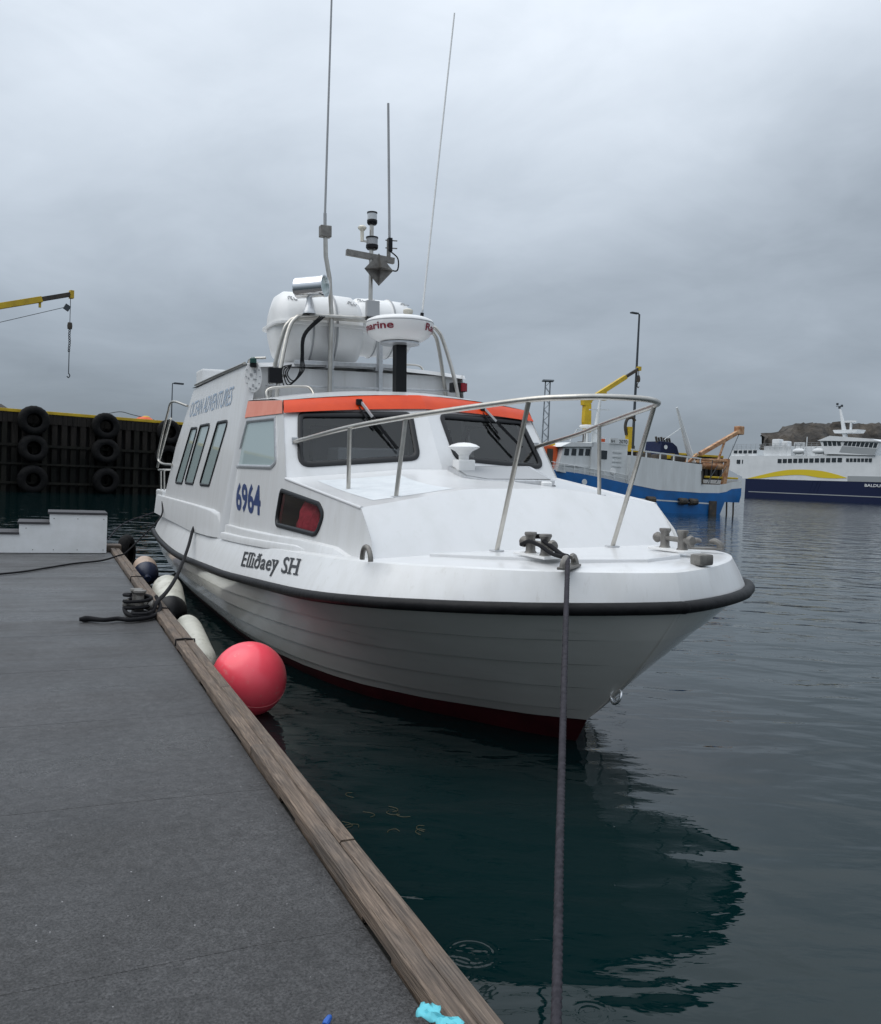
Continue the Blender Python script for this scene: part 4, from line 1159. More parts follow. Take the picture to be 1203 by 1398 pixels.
# ---- hatch and vent on the trunk roof
ho = rounded([(-.27, -.46), (.10, -.46), (.25, -.26), (.25, .48), (-.27, .48)], .035, 3)
hatch = empty('hatch', (-2.09, .50, 1.945), (0, .27, 0), boat)
MB().prism([(a, b, -.07) for a, b in ho], (0, 0, .085)).build('hatch_frame', alu, hatch, smooth=False, bevel=.012)
MB().prism([(a, b, .011) for a, b in inset2(ho, .05)], (0, 0, .008)).build('hatch_pane', greyp, hatch, smooth=False)
MB().prism([(a * 1.03, b * 1.03, -.05) for a, b in ho], (0, 0, .010)).build('seal', blackp, hatch, smooth=False)
MB().prism([(a * 1.08, b * 1.06, -.14) for a, b in ho], (0, 0, .088)).build('coaming', gel, hatch, smooth=False, bevel=.02)
for y in (-0.04, .36): MB().box((.265, y, -.015), (.05, .11, .05)).build('hinge', whitep, hatch, bevel=.012)
vent = MB().box((-2.24, .17, 2.03), (.15, .18, .12)).build('vent', whitep, boat, smooth=False, bevel=.015)
MB().lathe([(.045, 0), (.05, .03), (.05, .06), (.085, .10), (.152, .135), (.155, .143), (.12, .165), (.06, .182), (0, .186)], 24, (-2.24, .17, 2.07)).build('vent_cowl', whitep, vent)
# ---- wipers
for (a, b, c) in (((-2.90, -.65, 2.655), (-2.80, -.575, 2.50), (-2.58, -.40, 2.19)), ((-2.92, .75, 2.645), (-2.82, .83, 2.50), (-2.68, 1.06, 2.225))):
    w = MB().bar(a, lerp(Vector(a), Vector(c), .62), .028, .02).build('wiper', silver, boat, smooth=False)
    MB().bar(Vector(b) + V(.02, 0, 0), Vector(c) + V(.03, 0, 0), .018, .03).build('blade', blackp, w, smooth=False)
    MB().box(Vector(a) + V(-.01, -.02, 0), (.05, .06, .06)).build('pivot', blackp, w, smooth=False, bevel=.01)
    MB().cyl(Vector(a) + V(.02, -.03, -.05), Vector(b) + V(.05, .0, -.12), .008, n=6).build('link', blackp, w)

# ---- radar arch, mast and aerials
AF = [(-4.33, 1.155, 2.70), (-4.36, 1.10, 3.05), (-4.44, .99, 3.50), (-4.46, .90, 3.68), (-4.47, .74, 3.735)]
AR = [(-4.68, 1.150, 2.75), (-4.68, 1.10, 3.05), (-4.64, 1.00, 3.50), (-4.62, .92, 3.67), (-4.60, .76, 3.725)]
arch = MB()
for A in (AF, AR):
    pts = [(x, -y, z) for x, y, z in A] + [(A[-1][0], 0, 3.76)] + [(x, y, z) for x, y, z in A[::-1]]
    arch.tube(catmull(pts, 6), .024, 10)
arch.box((-4.53, 0, 3.745), (.20, 1.45, .02))
arch = arch.build('radar_arch', steel, boat, ang=50)
MB().tube(catmull([(-4.15, -1.28, 2.69), (-4.2, -1.28, 2.84), (-4.2, -1.1, 2.885), (-4.2, -.86, 2.90), (-4.12, -.80, 2.86), (-3.95, -.80, 2.72)], 5), .016, 8).build('grab_rail', steel, boat, ang=60)
# raft cradle posts
m_ = MB()
for y in (-.42, .20):
    m_.bar((-4.62, y, 2.80), (-4.62, y, 3.75), .05, .09)
    m_.bar((-4.62, y, 3.20), (-5.35, y, 3.24), .10, .06)
m_.bar((-4.66, -.85, 3.22), (-4.66, .55, 3.24), .06, .05).bar((-4.60, -1.2, 2.93), (-4.60, 1.2, 2.97), .025, .025)
m_.build('raft_cradle', alu, boat, smooth=False, bevel=.006)
def raft(name, cx_, cy_, cz_, L, R, ang, lab):
    q = Matrix.Rotation(ang, 4, 'Z')
    r = empty(name, (cx_, cy_, cz_), (0, 0, ang), boat); r['label'] = lab
    def half(sgn):
        m_ = MB(); pr_ = [(0, -L / 2), (R * .45, -L / 2 + .005), (R * .80, -L / 2 + .06), (R * .95, -L / 2 + .15), (R * .97, -L * .16), (R * 1.0, -L * .15), (R * 1.0, -L * .11), (R * .96, -L * .10), (R * .96, L * .10), (R * 1.0, L * .11), (R * 1.0, L * .15), (R * .97, L * .16), (R * .95, L / 2 - .15), (R * .80, L / 2 - .06), (R * .45, L / 2 - .005), (0, L / 2)]
        P = []; N = 18; K = len(pr_)
        for i in range(N + 1):
            a = PI * i / N
            for (rr, yy) in pr_: P.append((rr * math.cos(a), yy, sgn * (rr * math.sin(a) * (1.0 if sgn > 0 else 1.08) + .012)))
        m_.add(P, [(i * K + j, (i + 1) * K + j, (i + 1) * K + j + 1, i * K + j + 1) for i in range(N) for j in range(K - 1)])
        return m_
    half(1).build('upper_shell', whitep, r, ang=40); half(-1).build('lower_shell', whitep, r, ang=40)
    fl = rounded([(-R * 1.08, -L / 2 - .03), (R * 1.08, -L / 2 - .03), (R * 1.08, L / 2 + .03), (-R * 1.08, L / 2 + .03)], R * .55, 6)
    MB().prism([(a, b, -.018) for a, b in fl], (0, 0, .036)).build('flange', whitep, r, smooth=False, bevel=.008)
    for y in (-L * .13, L * .13):
        MB().tube([(R * 1.03 * math.cos(a), y, R * 1.03 * math.sin(a) * (1.07 if math.sin(a) < 0 else 1)) for a in [2 * PI * i / 24 for i in range(24)]], .012, 6, closed=True).build('strap', greyp, r, ang=60)
    # dark printed mark on the shell
    for k, (dy, dz) in enumerate(((-.36, .33), (.30, .33))):
        a0 = math.asin(min(.99, dz / R * .9)) 
        m_ = MB()
        for j in range(3):
            m_.tube([(R * .975 * math.cos(a0 + .07 * math.sin(a)), dy * L + .035 * j + .02 * math.cos(a), R * .975 * math.sin(a0 + .07 * math.sin(a)) + .012) for a in [PI * (.2 + .2 * q) + j for q in range(6)]], .006, 4)
        m_.build('printed_mark', greyp, r)
    return r
raft('life_raft', -5.08, -.47, 3.68, 1.12, .43, 0.0, 'larger white life raft canister on the left')
raft('life_raft', -5.55, .52, 3.84, .92, .36, 0.0, 'white life raft canister behind the radar')
# chromed searchlight
sl = empty('searchlight', (-4.42, -.74, 3.75), (0, 0, 0), boat)
MB().lathe([(.075, 0), (.07, .03), (.045, .08), (.03, .16), (.035, .2)], 16).build('stand', alu, sl)
ax = V(.62, .72, .03).normalized()
MB().lathe([(0, -.17), (.10, -.168), (.118, -.15), (.118, .17), (.125, .175), (.125, .20), (.112, .20), (.108, .15), (.05, .11), (0, .10)], 28, (0, .0, .30), ax).build('barrel', chrome, sl, ang=40)
MB().lathe([(.109, .165), (0, .172)], 24, (0, 0, .30), ax).build('lens', gl_side, sl)
# left aerial mast
am = MB().tube([(-4.5, -.47, 2.85), (-4.5, -.45, 3.78), (-4.5, -.475, 4.20), (-4.5, -.52, 4.44), (-4.5, -.525, 4.66)], .026, 10).build('aerial_mast', steel, boat, ang=60)
MB().box((-4.5, -.527, 4.72), (.10, .13, .13)).build('clamp', galv, am, smooth=False, bevel=.01)
MB().cyl((-4.5, -.53, 4.78), (-4.5, -.53, 4.93), .019, n=10).build('ferrule', greyp, am)
MB().tube([(-4.5, -.53, 4.93), (-4.5, -.45, 7.6)], [.014, .011], 8).build('whip', greyp, am)
# centre mast
mm = MB().tube([(-4.5, .03, 3.72), (-4.5, .045, 4.9)], .025, 10).build('mast', steel, boat, ang=60)
MB().bar((-4.5, -.27, 4.515), (-4.5, .33, 4.475), .06, .07).build('spreader', galv, mm, smooth=False, bevel=.005)
o_ = V(-4.40, .10, 4.33); D = .175
oc = [o_ + V(0, 0, .19), o_ + V(0, 0, -.19), o_ + V(.15, -.02, 0), o_ + V(-.15, .02, 0), o_ + V(.02, D, 0), o_ + V(-.02, -D, 0)]
MB().add(oc, [(0, 2, 1), (0, 3, 1), (0, 4, 1), (0, 5, 1), (2, 4, 3), (2, 5, 3)]).build('radar_reflector', galv, mm, smooth=False, fix=False)
for z, r_, mtl in ((4.58, .074, greyp), (4.87, .062, clearm)):
    lb = MB().lathe([(0, z), (r_ * .8, z), (r_, z + .02), (r_, z + .05), (r_ * .95, z + .055)], 18, (-4.5, .05, 0)).build('lamp_base', blackp, mm)
    MB().lathe([(r_ * .92, z + .055), (r_ * .92, z + .13)], 18, (-4.5, .05, 0)).build('lamp_lens', mtl, lb)
    MB().lathe([(r_, z + .13), (r_, z + .145), (0, z + .15)], 18, (-4.5, .05, 0)).build('lamp_cap', blackp, lb)
MB().lathe([(.02, 0), (.022, .12), (.05, .15), (.052, .165), (.03, .185), (0, .188)], 16, (-4.5, -.075, 4.66)).build('gps_aerial', creamp, mm)
MB().bar((-4.5, -.08, 4.67), (-4.5, .05, 4.66), .02, .02).build('gps_arm', steel, mm, smooth=False)
MB().cyl((-4.5, .262, 4.50), (-4.5, .262, 4.72), .024, n=10).build('aerial_mount', galv, mm)
MB().box((-4.5, .275, 4.66), (.07, .05, .16)).build('aerial_bracket', blackp, mm, smooth=False, bevel=.006)
for z in (4.62, 4.71): MB().bar((-4.5, .22, z), (-4.47, .36, z), .012, .012).build('u_bolt', galv, mm, smooth=False)
MB().tube([(-4.5, .272, 4.70), (-4.5, .245, 6.31)], [.017, .015], 8).build('whip', greyp, mm)
MB().tube(catmull([(-4.48, .28, 4.58), (-4.47, .37, 4.50), (-4.47, .36, 4.36), (-4.48, .25, 4.38), (-4.49, .10, 4.50)], 5), .009, 6).build('cable', blackp, mm)
MB().box((-4.42, .03, 3.87), (.07, .16, .19)).build('junction_box', greyp, mm, smooth=False, bevel=.01)
m_ = MB()
for k in range(4): m_.tube(catmull([(-4.42, -.03 + .035 * k, 3.78), (-4.42, -.05 + .03 * k, 3.74), (-4.5, -.06 + .05 * k, 3.76)], 4), .007, 6)
m_.build('cables', blackp, mm)
# leaning whip on the right
wr = MB().tube([(-4.45, .67, 3.73), (-4.45, .685, 3.88)], .022, 10).build('whip_base', blackp, boat)
MB().cyl((-4.45, .685, 3.88), (-4.45, .69, 3.93), .012, n=8).build('ferrule', alu, wr)
MB().tube([(-4.45, .69, 3.92), (-4.43, 1.07, 7.5)], [.013, .010], 8).build('whip', whitep, wr)
g_ = MB().lathe([(.02, 0), (.022, .06), (.05, .10), (.062, .125), (.06, .15), (.03, .165), (0, .168)], 18, (-4.5, .52, 3.76)).build('gps_aerial', creamp, boat)
MB().lathe([(.05, 0), (.048, .03), (.03, .055), (0, .06)], 16, (-4.42, .33, 3.76)).build('gps_aerial', whitep, boat)
# radome
rd = empty('radar', (-3.72, .095, 2.80), (0, 0, 0), boat)
MB().box((0, 0, .29), (.125, .125, .62)).build('pedestal', blackp, rd, smooth=False, bevel=.01)
MB().lathe([(0, .56), (.20, .565), (.22, .57), (.22, .59), (.10, .60)], 24).build('mount_plate', alu, rd)
RP = [(0, .60), (.22, .60), (.265, .615), (.325, .655), (.360, .70), (.375, .78), (.377, .80), (.374, .815), (.36, .835), (.30, .86), (.18, .88), (0, .888)]
MB().lathe(RP, 48).build('radome', whitep, rd, ang=40)
MB().lathe([(.3785, .798), (.3795, .803), (.3785, .808)], 48).build('seam', greyp, rd)
def rad_text(a0, name, mt):
    def f(u, v):
        z = .700 + .078 * v; r_ = .360 + (z - .70) * (.015 / .08)
        a = a0 + u * 1.95
        return V((r_ + .006) * math.cos(a), (r_ + .006) * math.sin(a), z)
    text_on(name, 'Raymarine', f, mt, rd, bold=0.02)
rad_text(-2.52, 'radar_lettering', redlet)      # right half of the word faces the pontoon
rad_text(0.47, 'radar_lettering', redlet)
# loose cables on the arch, box lamp, side lights
m_ = MB()
for k in range(4):
    m_.tube(catmull([(-4.40, -.62 + .02 * k, 3.73), (-4.36, -.83 + .012 * k, 3.50), (-4.34, -.86 + .01 * k, 3.25), (-4.33, -.88 + .015 * k, 3.08), (-4.33, -.95 - .03 * k, 2.97 - .025 * k), (-4.33, -1.02 - .02 * k, 3.04 + .02 * k), (-4.33, -.97, 3.15)], 6), .0065, 6)
m_.build('cable_loops', blackp, boat)
sb = MB().box((-4.33, -1.16, 3.02), (.07, .15, .17)).build('side_lamp', blackp, boat, smooth=False, bevel=.008)
MB().bar((-4.34, -1.08, 3.02), (-4.36, -1.03, 3.02), .03, .03).build('bracket', steel, sb, smooth=False)
pl = MB().box((-4.45, 1.17, 3.0), (.14, .16, .12)).build('port_light', blackp, boat, smooth=False, bevel=.01)
MB().lathe([(.05, -.05), (.05, .05), (0, .052)], 14, (-4.40, 1.23, 3.0)).build('lens', navred, pl)
# white oval board with gauge-like marks at the front corner of the aft cabin, green light above it
ov = empty('oval_board', (-4.60, -1.345, 3.02), (0, 0, -0.35), boat)
oval = [(.0, .098 * math.cos(2 * PI * i / 28), .178 * math.sin(2 * PI * i / 28)) for i in range(28)]
MB().prism(oval, (-.03, 0, 0)).build('board', whitep, ov, smooth=False, bevel=.006)
m_ = MB()
for i in range(12):
    a = 2 * PI * i / 12
    m_.box((.008, .078 * math.cos(a), .15 * math.sin(a)), (.004, .016, .010))
for (y, z, a, b) in ((-.02, .02, .03, .03), (.02, -.03, .04, .012), (0, -.1, .02, .03), (-.03, -.14, .02, .02), (.03, -.13, .025, .02), (.02, .06, .025, .035), (-.05, -.02, .015, .02)):
    m_.box((.008, y, z), (.004, a, b))
m_.build('marks', greyp, ov, smooth=False)
gn = MB().box((.05, .01, .13), (.08, .07, .06)).build('green_light', blackp, ov, smooth=False, bevel=.01)
MB().lathe([(.038, 0), (.038, .05), (.02, .065), (0, .066)], 14, (.07, .01, .145)).build('lens', navgreen, gn)
MB().tube([(-8.3, -1.385, 3.215), (-6.6, -1.385, 3.21), (-4.9, -1.375, 3.20)], .018, 8).build('roof_rail', steel, boat)
MB().tube(catmull([(-4.8, -1.36, 3.16), (-4.7, -1.35, 3.23), (-4.6, -1.2, 3.24)], 4), .014, 8).build('corner_handle', steel, boat)
MB().tube(catmull([(-5.6, .75, 3.22), (-5.6, .80, 3.36), (-5.5, 1.1, 3.37), (-5.4, 1.15, 3.23)], 5), .014, 8).build('roof_handle', steel, boat)
# stern rails and ladder
m_ = MB()
m_.tube(catmull([(-8.85, -1.42, 2.93), (-9.35, -1.58, 3.02), (-9.6, -1.62, 2.85), (-10.0, -1.68, 2.4), (-10.25, -1.70, 2.12), (-10.1, -1.66, 2.02), (-9.7, -1.55, 2.0)], 6), .02, 8)
m_.tube([(-9.4, -1.6, 2.75), (-11.0, -1.62, 1.95)], .022, 8)
m_.build('boarding_rail', steel, boat, ang=60)
m_ = MB()
m_.tube([(-10.3, -1.58, 1.90), (-11.0, -1.60, 1.90), (-11.15, -1.45, 1.90), (-11.2, 0.2, 1.90)], .018, 8)
for (x, y) in ((-10.4, -1.58), (-10.75, -1.59), (-11.08, -1.55), (-11.18, -1.0), (-11.2, -.4)): m_.tube([(x, y, 1.15), (x, y, 1.9)], .014, 8)
m_.build('stern_rail', steel, boat, ang=60)
MB().box((-10.75, -1.35, 1.35), (.9, .55, .4)).build('stern_locker', gelside, boat, smooth=False, bevel=.03)
MB().lathe([(.05, 0), (.045, .1), (.07, .14), (.07, .2), (0, .21)], 14, (-11.15, -1.35, 1.13)).build('stern_light', clearm, boat)
# mid cleat
MB().tube([(-6.80 + .10 * math.cos(a), -1.52 + .055 * math.sin(a), 1.185 + .012 * math.sin(2 * a)) for a in [2 * PI * i / 18 for i in range(18)]], .02, 7, closed=True).build('rope_eye', ropeb, boat, ang=60)
cl_ = MB().cyl((-6.80, -1.52, 1.11), (-6.80, -1.52, 1.18), .022, n=10).build('cleat', steel, boat)
MB().tube([(-6.93, -1.52, 1.185), (-6.67, -1.52, 1.185)], .018, 8).build('horn', steel, cl_)

# ================================================================== BLUE FISHING VESSEL (X towards bow, +Y towards the camera)
fv = empty('fishing_vessel', (24.2, 70.5, 0), (0, 0, math.atan2(-10, -18)))
tag(fv, 'blue and white steel fishing vessel with rusty stern gantry across the harbour', 'fishing vessel')
FB = 5.2
BT = [(-.3, 2.2), (1.1, 2.05), (1.7, 1.72), (4.1, 1.66), (8.7, 1.75), (11.6, 2.1), (15.8, 2.69), (18.4, 2.95), (19.6, 3.26), (21.6, 3.6)]
def fbt(x): return interp(x, [a for a, b in BT], [b for a, b in BT])
def fhb(x, z):                       # half breadth
    s_ = max(0, (x - 12.5) / 9.1)
    h = FB / 2 * (1 - s_ ** 2.2)
    ster = max(0, (1.2 - x) / 1.6) * max(0, (1.3 - z)) * .5
    return max(0.02, h * (1 - .22 * max(0, 1.2 - z) * (s_ + .15)) - ster)
def fv_strip(name, zlo, zhi, xs, m_):
    mb = MB()
    for sg in (-1, 1):
        P = []
        for t in (0, .5, 1):
            for x in xs:
                z = lerp(zlo(x), zhi(x), t); rk = .22 * (z - .0) * max(0, (x - 15) / 6)
                P.append((x + rk, -FB / 2 + sg * fhb(x, z), z))
        n_ = len(xs)
        mb.add(P, [(r * n_ + i, r * n_ + i + 1, (r + 1) * n_ + i + 1, (r + 1) * n_ + i) for r in range(2) for i in range(n_ - 1)])
    x = xs[0]                         # transom strip
    mb.add([(x, -FB / 2 - fhb(x, zlo(x)), zlo(x)), (x, -FB / 2 + fhb(x, zlo(x)), zlo(x)), (x, -FB / 2 + fhb(x, zhi(x)), zhi(x)), (x, -FB / 2 - fhb(x, zhi(x)), zhi(x))], [(0, 1, 2, 3)])
    return mb.build(name, m_, fv, ang=30)
xs = [-.2 + .6 * i for i in range(37)]
fv_strip('hull', lambda x: (1.0 if x < 1.6 else -.6) if x < 1.7 else -.6, fbt, xs, bluep)
MB().prism([(.1, -FB / 2 - .05, -.3), (.1, -FB / 2 - .05, 1.2), (1.7, -FB / 2 - .05, 1.2), (1.7, -FB / 2 - .05, -.3)], (0, .1, 0)).build('skeg', bluep, fv, smooth=False)
for x in (0.2, 0.95): MB().bar((x, -.35, -.3), (x + .12, -.3, 1.1), .10, .08).build('stern_post', vdark, fv, smooth=False)
fv_strip('bulwark', lambda x: fbt(x) + .001, lambda x: fbt(x) + interp(x, [-.3, .9, 1.5, 4.3], [.60, .58, .66, .68]), [-.2, .4, .9, 1.5, 2.3, 3.2, 4.3], vwhite)
fv_strip('stripe', lambda x: interp(x, [3, 11, 16], [.78, .98, 1.2]), lambda x: interp(x, [3, 11, 16], [.88, 1.08, 1.3]), [2.9 + .7 * i for i in range(17)], vwhite).scale = (1, 1, 1)
MB().prism([(4.3, 0.02, 1.66), (4.35, 0.02, 3.9), (11.7, 0.02, 4.25), (11.7, 0.02, 2.1), (8.7, 0.02, 1.75)], (0, -FB - .04, 0)).build('shelter_deck', vwhite, fv, smooth=False)
MB().box((7.9, -FB / 2, 3.98), (7.4, FB, .06)).build('shelter_top', vdark, fv, smooth=False)
# shelter deck rail: posts with a top rail
m_ = MB().bar((4.4, -.05, 4.35), (11.6, -.05, 4.70), .07, .10)
m_.build('top_rail', vwhite, fv, smooth=False)
for i in range(6): MB().box((4.5 + 1.4 * i, -.05, 4.10 + .065 * i), (.10, .06, .5)).build('rail_post', vwhite, fv, smooth=False)
for i, x in enumerate((6.0, 8.0, 9.6)): MB().box((x, -.9, 4.25 + .05 * i), (1.1, .6, .4)).build('deck_gear', vdark, fv, smooth=False, bevel=.08)
# dark working opening at the stern with nets
MB().box((2.9, -FB / 2, 2.1), (2.6, FB - .5, .7)).build('net_heap', vdark, fv, bevel=.25, segs=3)
MB().box((1.6, -.5, 2.95), (3.6, .25, .16)).build('rail_float', yellow, fv, smooth=False, bevel=.05)
MB().bar((4.25, .04, 2.35), (4.33, .04, 3.4), .12, .12).build('door_edge', vdark, fv, smooth=False)
# superstructure
MB().prism([(11.7, -.35, 2.0), (11.7, -.35, 5.05), (15.1, -.35, 5.05), (15.1, -.35, 2.5)], (0, -FB + .7, 0)).build('deckhouse', vwhite, fv, smooth=False)
MB().prism([(15.0, -.55, 2.4), (15.0, -.55, 4.72), (17.5, -.55, 4.52), (17.95, -.55, 2.8)], (0, -FB + 1.1, 0)).build('wheelhouse', vwhite, fv, smooth=False)
MB().prism([(14.9, -.35, 4.72), (14.9, -.35, 4.98), (17.0, -.35, 4.92), (17.9, -.35, 4.55)], (0, -FB + .7, 0)).build('wheelhouse_roof', vwhite, fv, smooth=False)
MB().box((16.5, -.52, 3.25), (2.7, .06, .10)).build('trim', vwhite, fv, smooth=False)
for (x, z) in ((17.2, 4.22), (16.55, 4.24), (15.9, 4.27), (15.3, 4.29)):
    w = MB().prism([(x - .19, -.545, z - .25), (x + .23, -.545, z - .25), (x + .17, -.545, z + .24), (x - .22, -.545, z + .24)], (0, .02, 0)).build('window', winfar, fv, smooth=False)
MB().box((13.95, -.345, 4.17), (.6, .04, .64)).build('window', winfar, fv, smooth=False)
for z in (4.45, 4.1, 3.75, 3.4): MB().box((12.7, -.33, z), (.85, .05, .12)).build('ladder_rung', vwhite, fv, smooth=False)
m_ = MB().cyl((13.0, -.34, 3.0), (13.0, -.30, 3.0), .26, n=16); m_.build('life_ring', whitep, fv)
MB().box((12.6, -.30, 5.24), (1.75, .05, .42)).build('name_board', vwhite, fv, smooth=False)
text_on('registration_number', '2070', lambda u, v: V(12.62 - .80 * u, -.268, 5.10 + .26 * v), blacklet, fv, bold=.02)
text_on('registration_letters', 'SH', lambda u, v: V(13.40 - .36 * u, -.268, 5.12 + .2 * v), blacklet, fv, bold=.02)
MB().box((14.1, -.34, 5.22), (.35, .05, .22)).build('red_mark', vorange, fv, smooth=False)
m_ = MB()
for (a, b) in (((17.0, -.5, 5.0), (16.4, -.5, 5.9)), ((16.4, -.5, 5.9), (15.0, -.5, 5.88)), ((15.0, -.5, 5.0), (15.0, -.5, 5.88)), ((15.7, -.5, 5.0), (15.7, -.5, 5.88)), ((15.0, -.5, 5.88), (13.7, -.5, 5.3))): m_.cyl(a, b, .035, n=6)
m_.build('bridge_rail', vwhite, fv)
m_ = MB()
m_.cyl((18.6, -.4, 3.45), (11.7, -.15, 2.75), .03, n=6)
m_.cyl((18.6, -.4, 3.2), (11.7, -.15, 2.45), .02, n=6)
for i in range(8): m_.cyl((18.4 - .9 * i, -.36 + .03 * i, 2.85 - .07 * i), (18.4 - .9 * i, -.36 + .03 * i, 3.42 - .09 * i), .025, n=6)
m_.build('deck_rail', vwhite, fv)
MB().tube([(13.1, -FB / 2, 5.0), (12.85, -FB / 2, 7.2), (12.65, -FB / 2, 8.85)], [.22, .15, .08], 10).build('mast', vwhite, fv)
m_ = MB().bar((13.7, -FB / 2, 7.62), (11.8, -FB / 2, 7.75), .08, .08).bar((13.3, -FB / 2, 8.6), (12.1, -FB / 2, 8.65), .05, .05)
for x in (13.3, 12.7, 12.1): m_.cyl((x, -FB / 2, 8.6), (x, -FB / 2, 8.85), .05, n=6)
m_.build('mast_yard', vwhite, fv)
MB().lathe([(0, 6.18), (.5, 6.2), (.62, 6.3), (.6, 6.42), (.3, 6.46), (0, 6.46)], 18, (13.8, -FB / 2, 0)).build('radar_dome', whitep, fv)
MB().cyl((13.8, -FB / 2, 5.05), (13.8, -FB / 2, 6.2), .1, n=8).build('radar_post', vwhite, fv)
# orange winch housing on the foredeck
wh_ = MB().box((18.6, -FB / 2 + .6, 3.75), (1.9, 2.0, 1.7)).build('winch_housing', vorange, fv, smooth=False, bevel=.05)
for x in (19.15, 18.35): MB().box((x, -FB / 2 + 1.62, 3.75), (.5, .05, 1.3)).build('dark_panel', vdark, wh_, smooth=False)
MB().box((17.8, -FB / 2 + .7, 4.75), (.7, .6, .25)).build('yellow_cover', yellow, fv, smooth=False, bevel=.06)
# funnel with exhaust pipes
MB().prism([(7.5, -1.6, 3.95), (7.3, -1.6, 4.6), (7.15, -1.6, 5.6), (6.0, -1.6, 5.55), (5.5, -1.6, 5.25), (4.95, -1.6, 3.95)], (0, -1.8, 0)).build('funnel', ferrynavy, fv, smooth=False, bevel=.05)
for i in range(6): MB().bar((7.3 - .28 * i, -2.0, 5.5), (7.45 - .28 * i, -2.0, 5.95 - .05 * (i % 2)), .12, .12).build('exhaust_pipe', vdark, fv, smooth=False)
MB().cyl((6.75, -1.58, 5.15), (6.75, -1.55, 5.15), .17, n=14).build('emblem', vwhite, fv)
MB().box((6.25, -1.5, 4.45), (.75, .1, .42)).build('yellow_box', yellow, fv, smooth=False)
# white derrick and rusty gantry
MB().tube([(4.1, -1.2, 3.9), (4.9, -1.2, 5.6), (6.15, -1.2, 8.3)], [.28, .22, .09], 8).build('derrick', vwhite, fv)
MB().cyl((5.45, -1.2, 6.8), (7.3, -1.2, 5.7), .03, n=6).build('stay', vwhite, fv)
gt = MB()
gt.bar((1.5, -.35, 2.4), (1.2, -.35, 4.35), .36, .32).bar((1.9, -FB + .35, 2.4), (1.2, -FB + .35, 4.35), .36, .32).bar((1.2, -FB + .2, 4.35), (1.2, -.2, 4.35), .3, .3).bar((1.2, -.35, 4.3), (4.7, -.35, 4.3), .24, .16)
gt.build('gantry', rust, fv, smooth=False, bevel=.04)
MB().bar((3.8, -.8, 4.75), (-.3, -.8, 6.75), .34, .32).bar((2.0, -.6, 4.3), (1.2, -.7, 6.0), .14, .14).build('gantry_boom', rust, fv, smooth=False, bevel=.03)
MB().box((-.45, -.8, 6.9), (.6, .6, .7)).build('boom_head', rust, fv, smooth=False, bevel=.08)
MB().cyl((4.2, -.5, 3.85), (1.7, -.5, 3.85), .28, n=12).build('net_drum', rust, fv, ang=40)
MB().bar((5.6, -.3, 3.9), (4.6, -.3, 4.7), .18, .2).build('rusty_brace', rust, fv, smooth=False)
m_ = MB()
for (a, b) in (((3.1, -.1, 4.3), (3.3, -.1, 2.3)), ((2.5, -.1, 3.9), (3.6, -.1, 2.4)), ((1.5, -.1, 3.9), (2.6, -.1, 2.5)), ((-.4, -.7, 6.7), (1.3, -.2, 4.4))): m_.cyl(a, b, .03, n=5)
m_.build('rigging', polem, fv)
for (x, z) in ((9.6, .98), (6.3, .95), (5.2, .94)): MB().lathe([(.15, -.42), (.26, -.36), (.27, .36), (.15, .42)], 10, (x, .12, z), (1, 0, 0)).build('side_fender', vdark, fv)
MB().box((2.95, .03, .45), (.75, .12, 1.2)).build('fender_mat', vdark, fv, smooth=False)
for i in range(3): MB().lathe([(.1, -.16), (.32, -.14), (.34, 0), (.32, .14), (.1, .16)], 12, (-.35, -.6 - 1.5 * i, 1.5), (1, 0, 0)).build('stern_tyre', tyrem, fv)
MB().cyl((15.9, .0, 2.1), (15.9, .04, 2.1), .22, n=14).build('hawse', vwhite, fv)

# ================================================================== FERRY (X towards bow, +Y away from the camera)
fe = empty('ferry', (104, 300, 0), (0, 0, math.atan2(-45, 25.6)))
tag(fe, 'white car ferry with navy hull and yellow swoosh in front of the rocky island', 'ferry')
W = 13.0
def strip(name, xa, xb, z0, z1, m_, y0=0.0, y1=W, taper=0, n_=14):
    mb = MB(); P = []
    for i in range(n_ + 1):
        x = lerp(xa, xb, i / n_); s_ = max(0, (x - 46) / 22); t_ = taper * s_ ** 1.8 * W / 2
        for (y, z) in ((y0 + t_, z0), (y0 + t_, z1), (y1 - t_, z1), (y1 - t_, z0)): P.append((x, y, z))
    fs = [(i * 4 + q, i * 4 + (q + 1) % 4, (i + 1) * 4 + (q + 1) % 4, (i + 1) * 4 + q) for i in range(n_) for q in range(4)]
    fs += [(0, 1, 2, 3), tuple(n_ * 4 + q for q in range(4))]
    return mb.add(P, fs).build(name, m_, fe, smooth=False)
strip('hull', 1.0, 66, -1.0, 6.4, ferrynavy, taper=.95)
strip('hull_band', 2.6, 65, 1.9, 2.15, ferrygrey, -.05, W + .05, taper=.95)
strip('car_deck', -.5, 58, 6.42, 14.3, ferrywhite, .05, W - .05, taper=.7)
MB().prism([(1.0, .2, 6.42), (-7.0, .2, 9.5), (-7.0, .2, 14.3), (1, .2, 14.3)], (0, W - .4, 0)).build('stern_house', ferrywhite, fe, smooth=False)
strip('bow_bulwark', 40, 60, 6.42, 8.1, ferrygrey, -.06, W + .06, taper=.8)
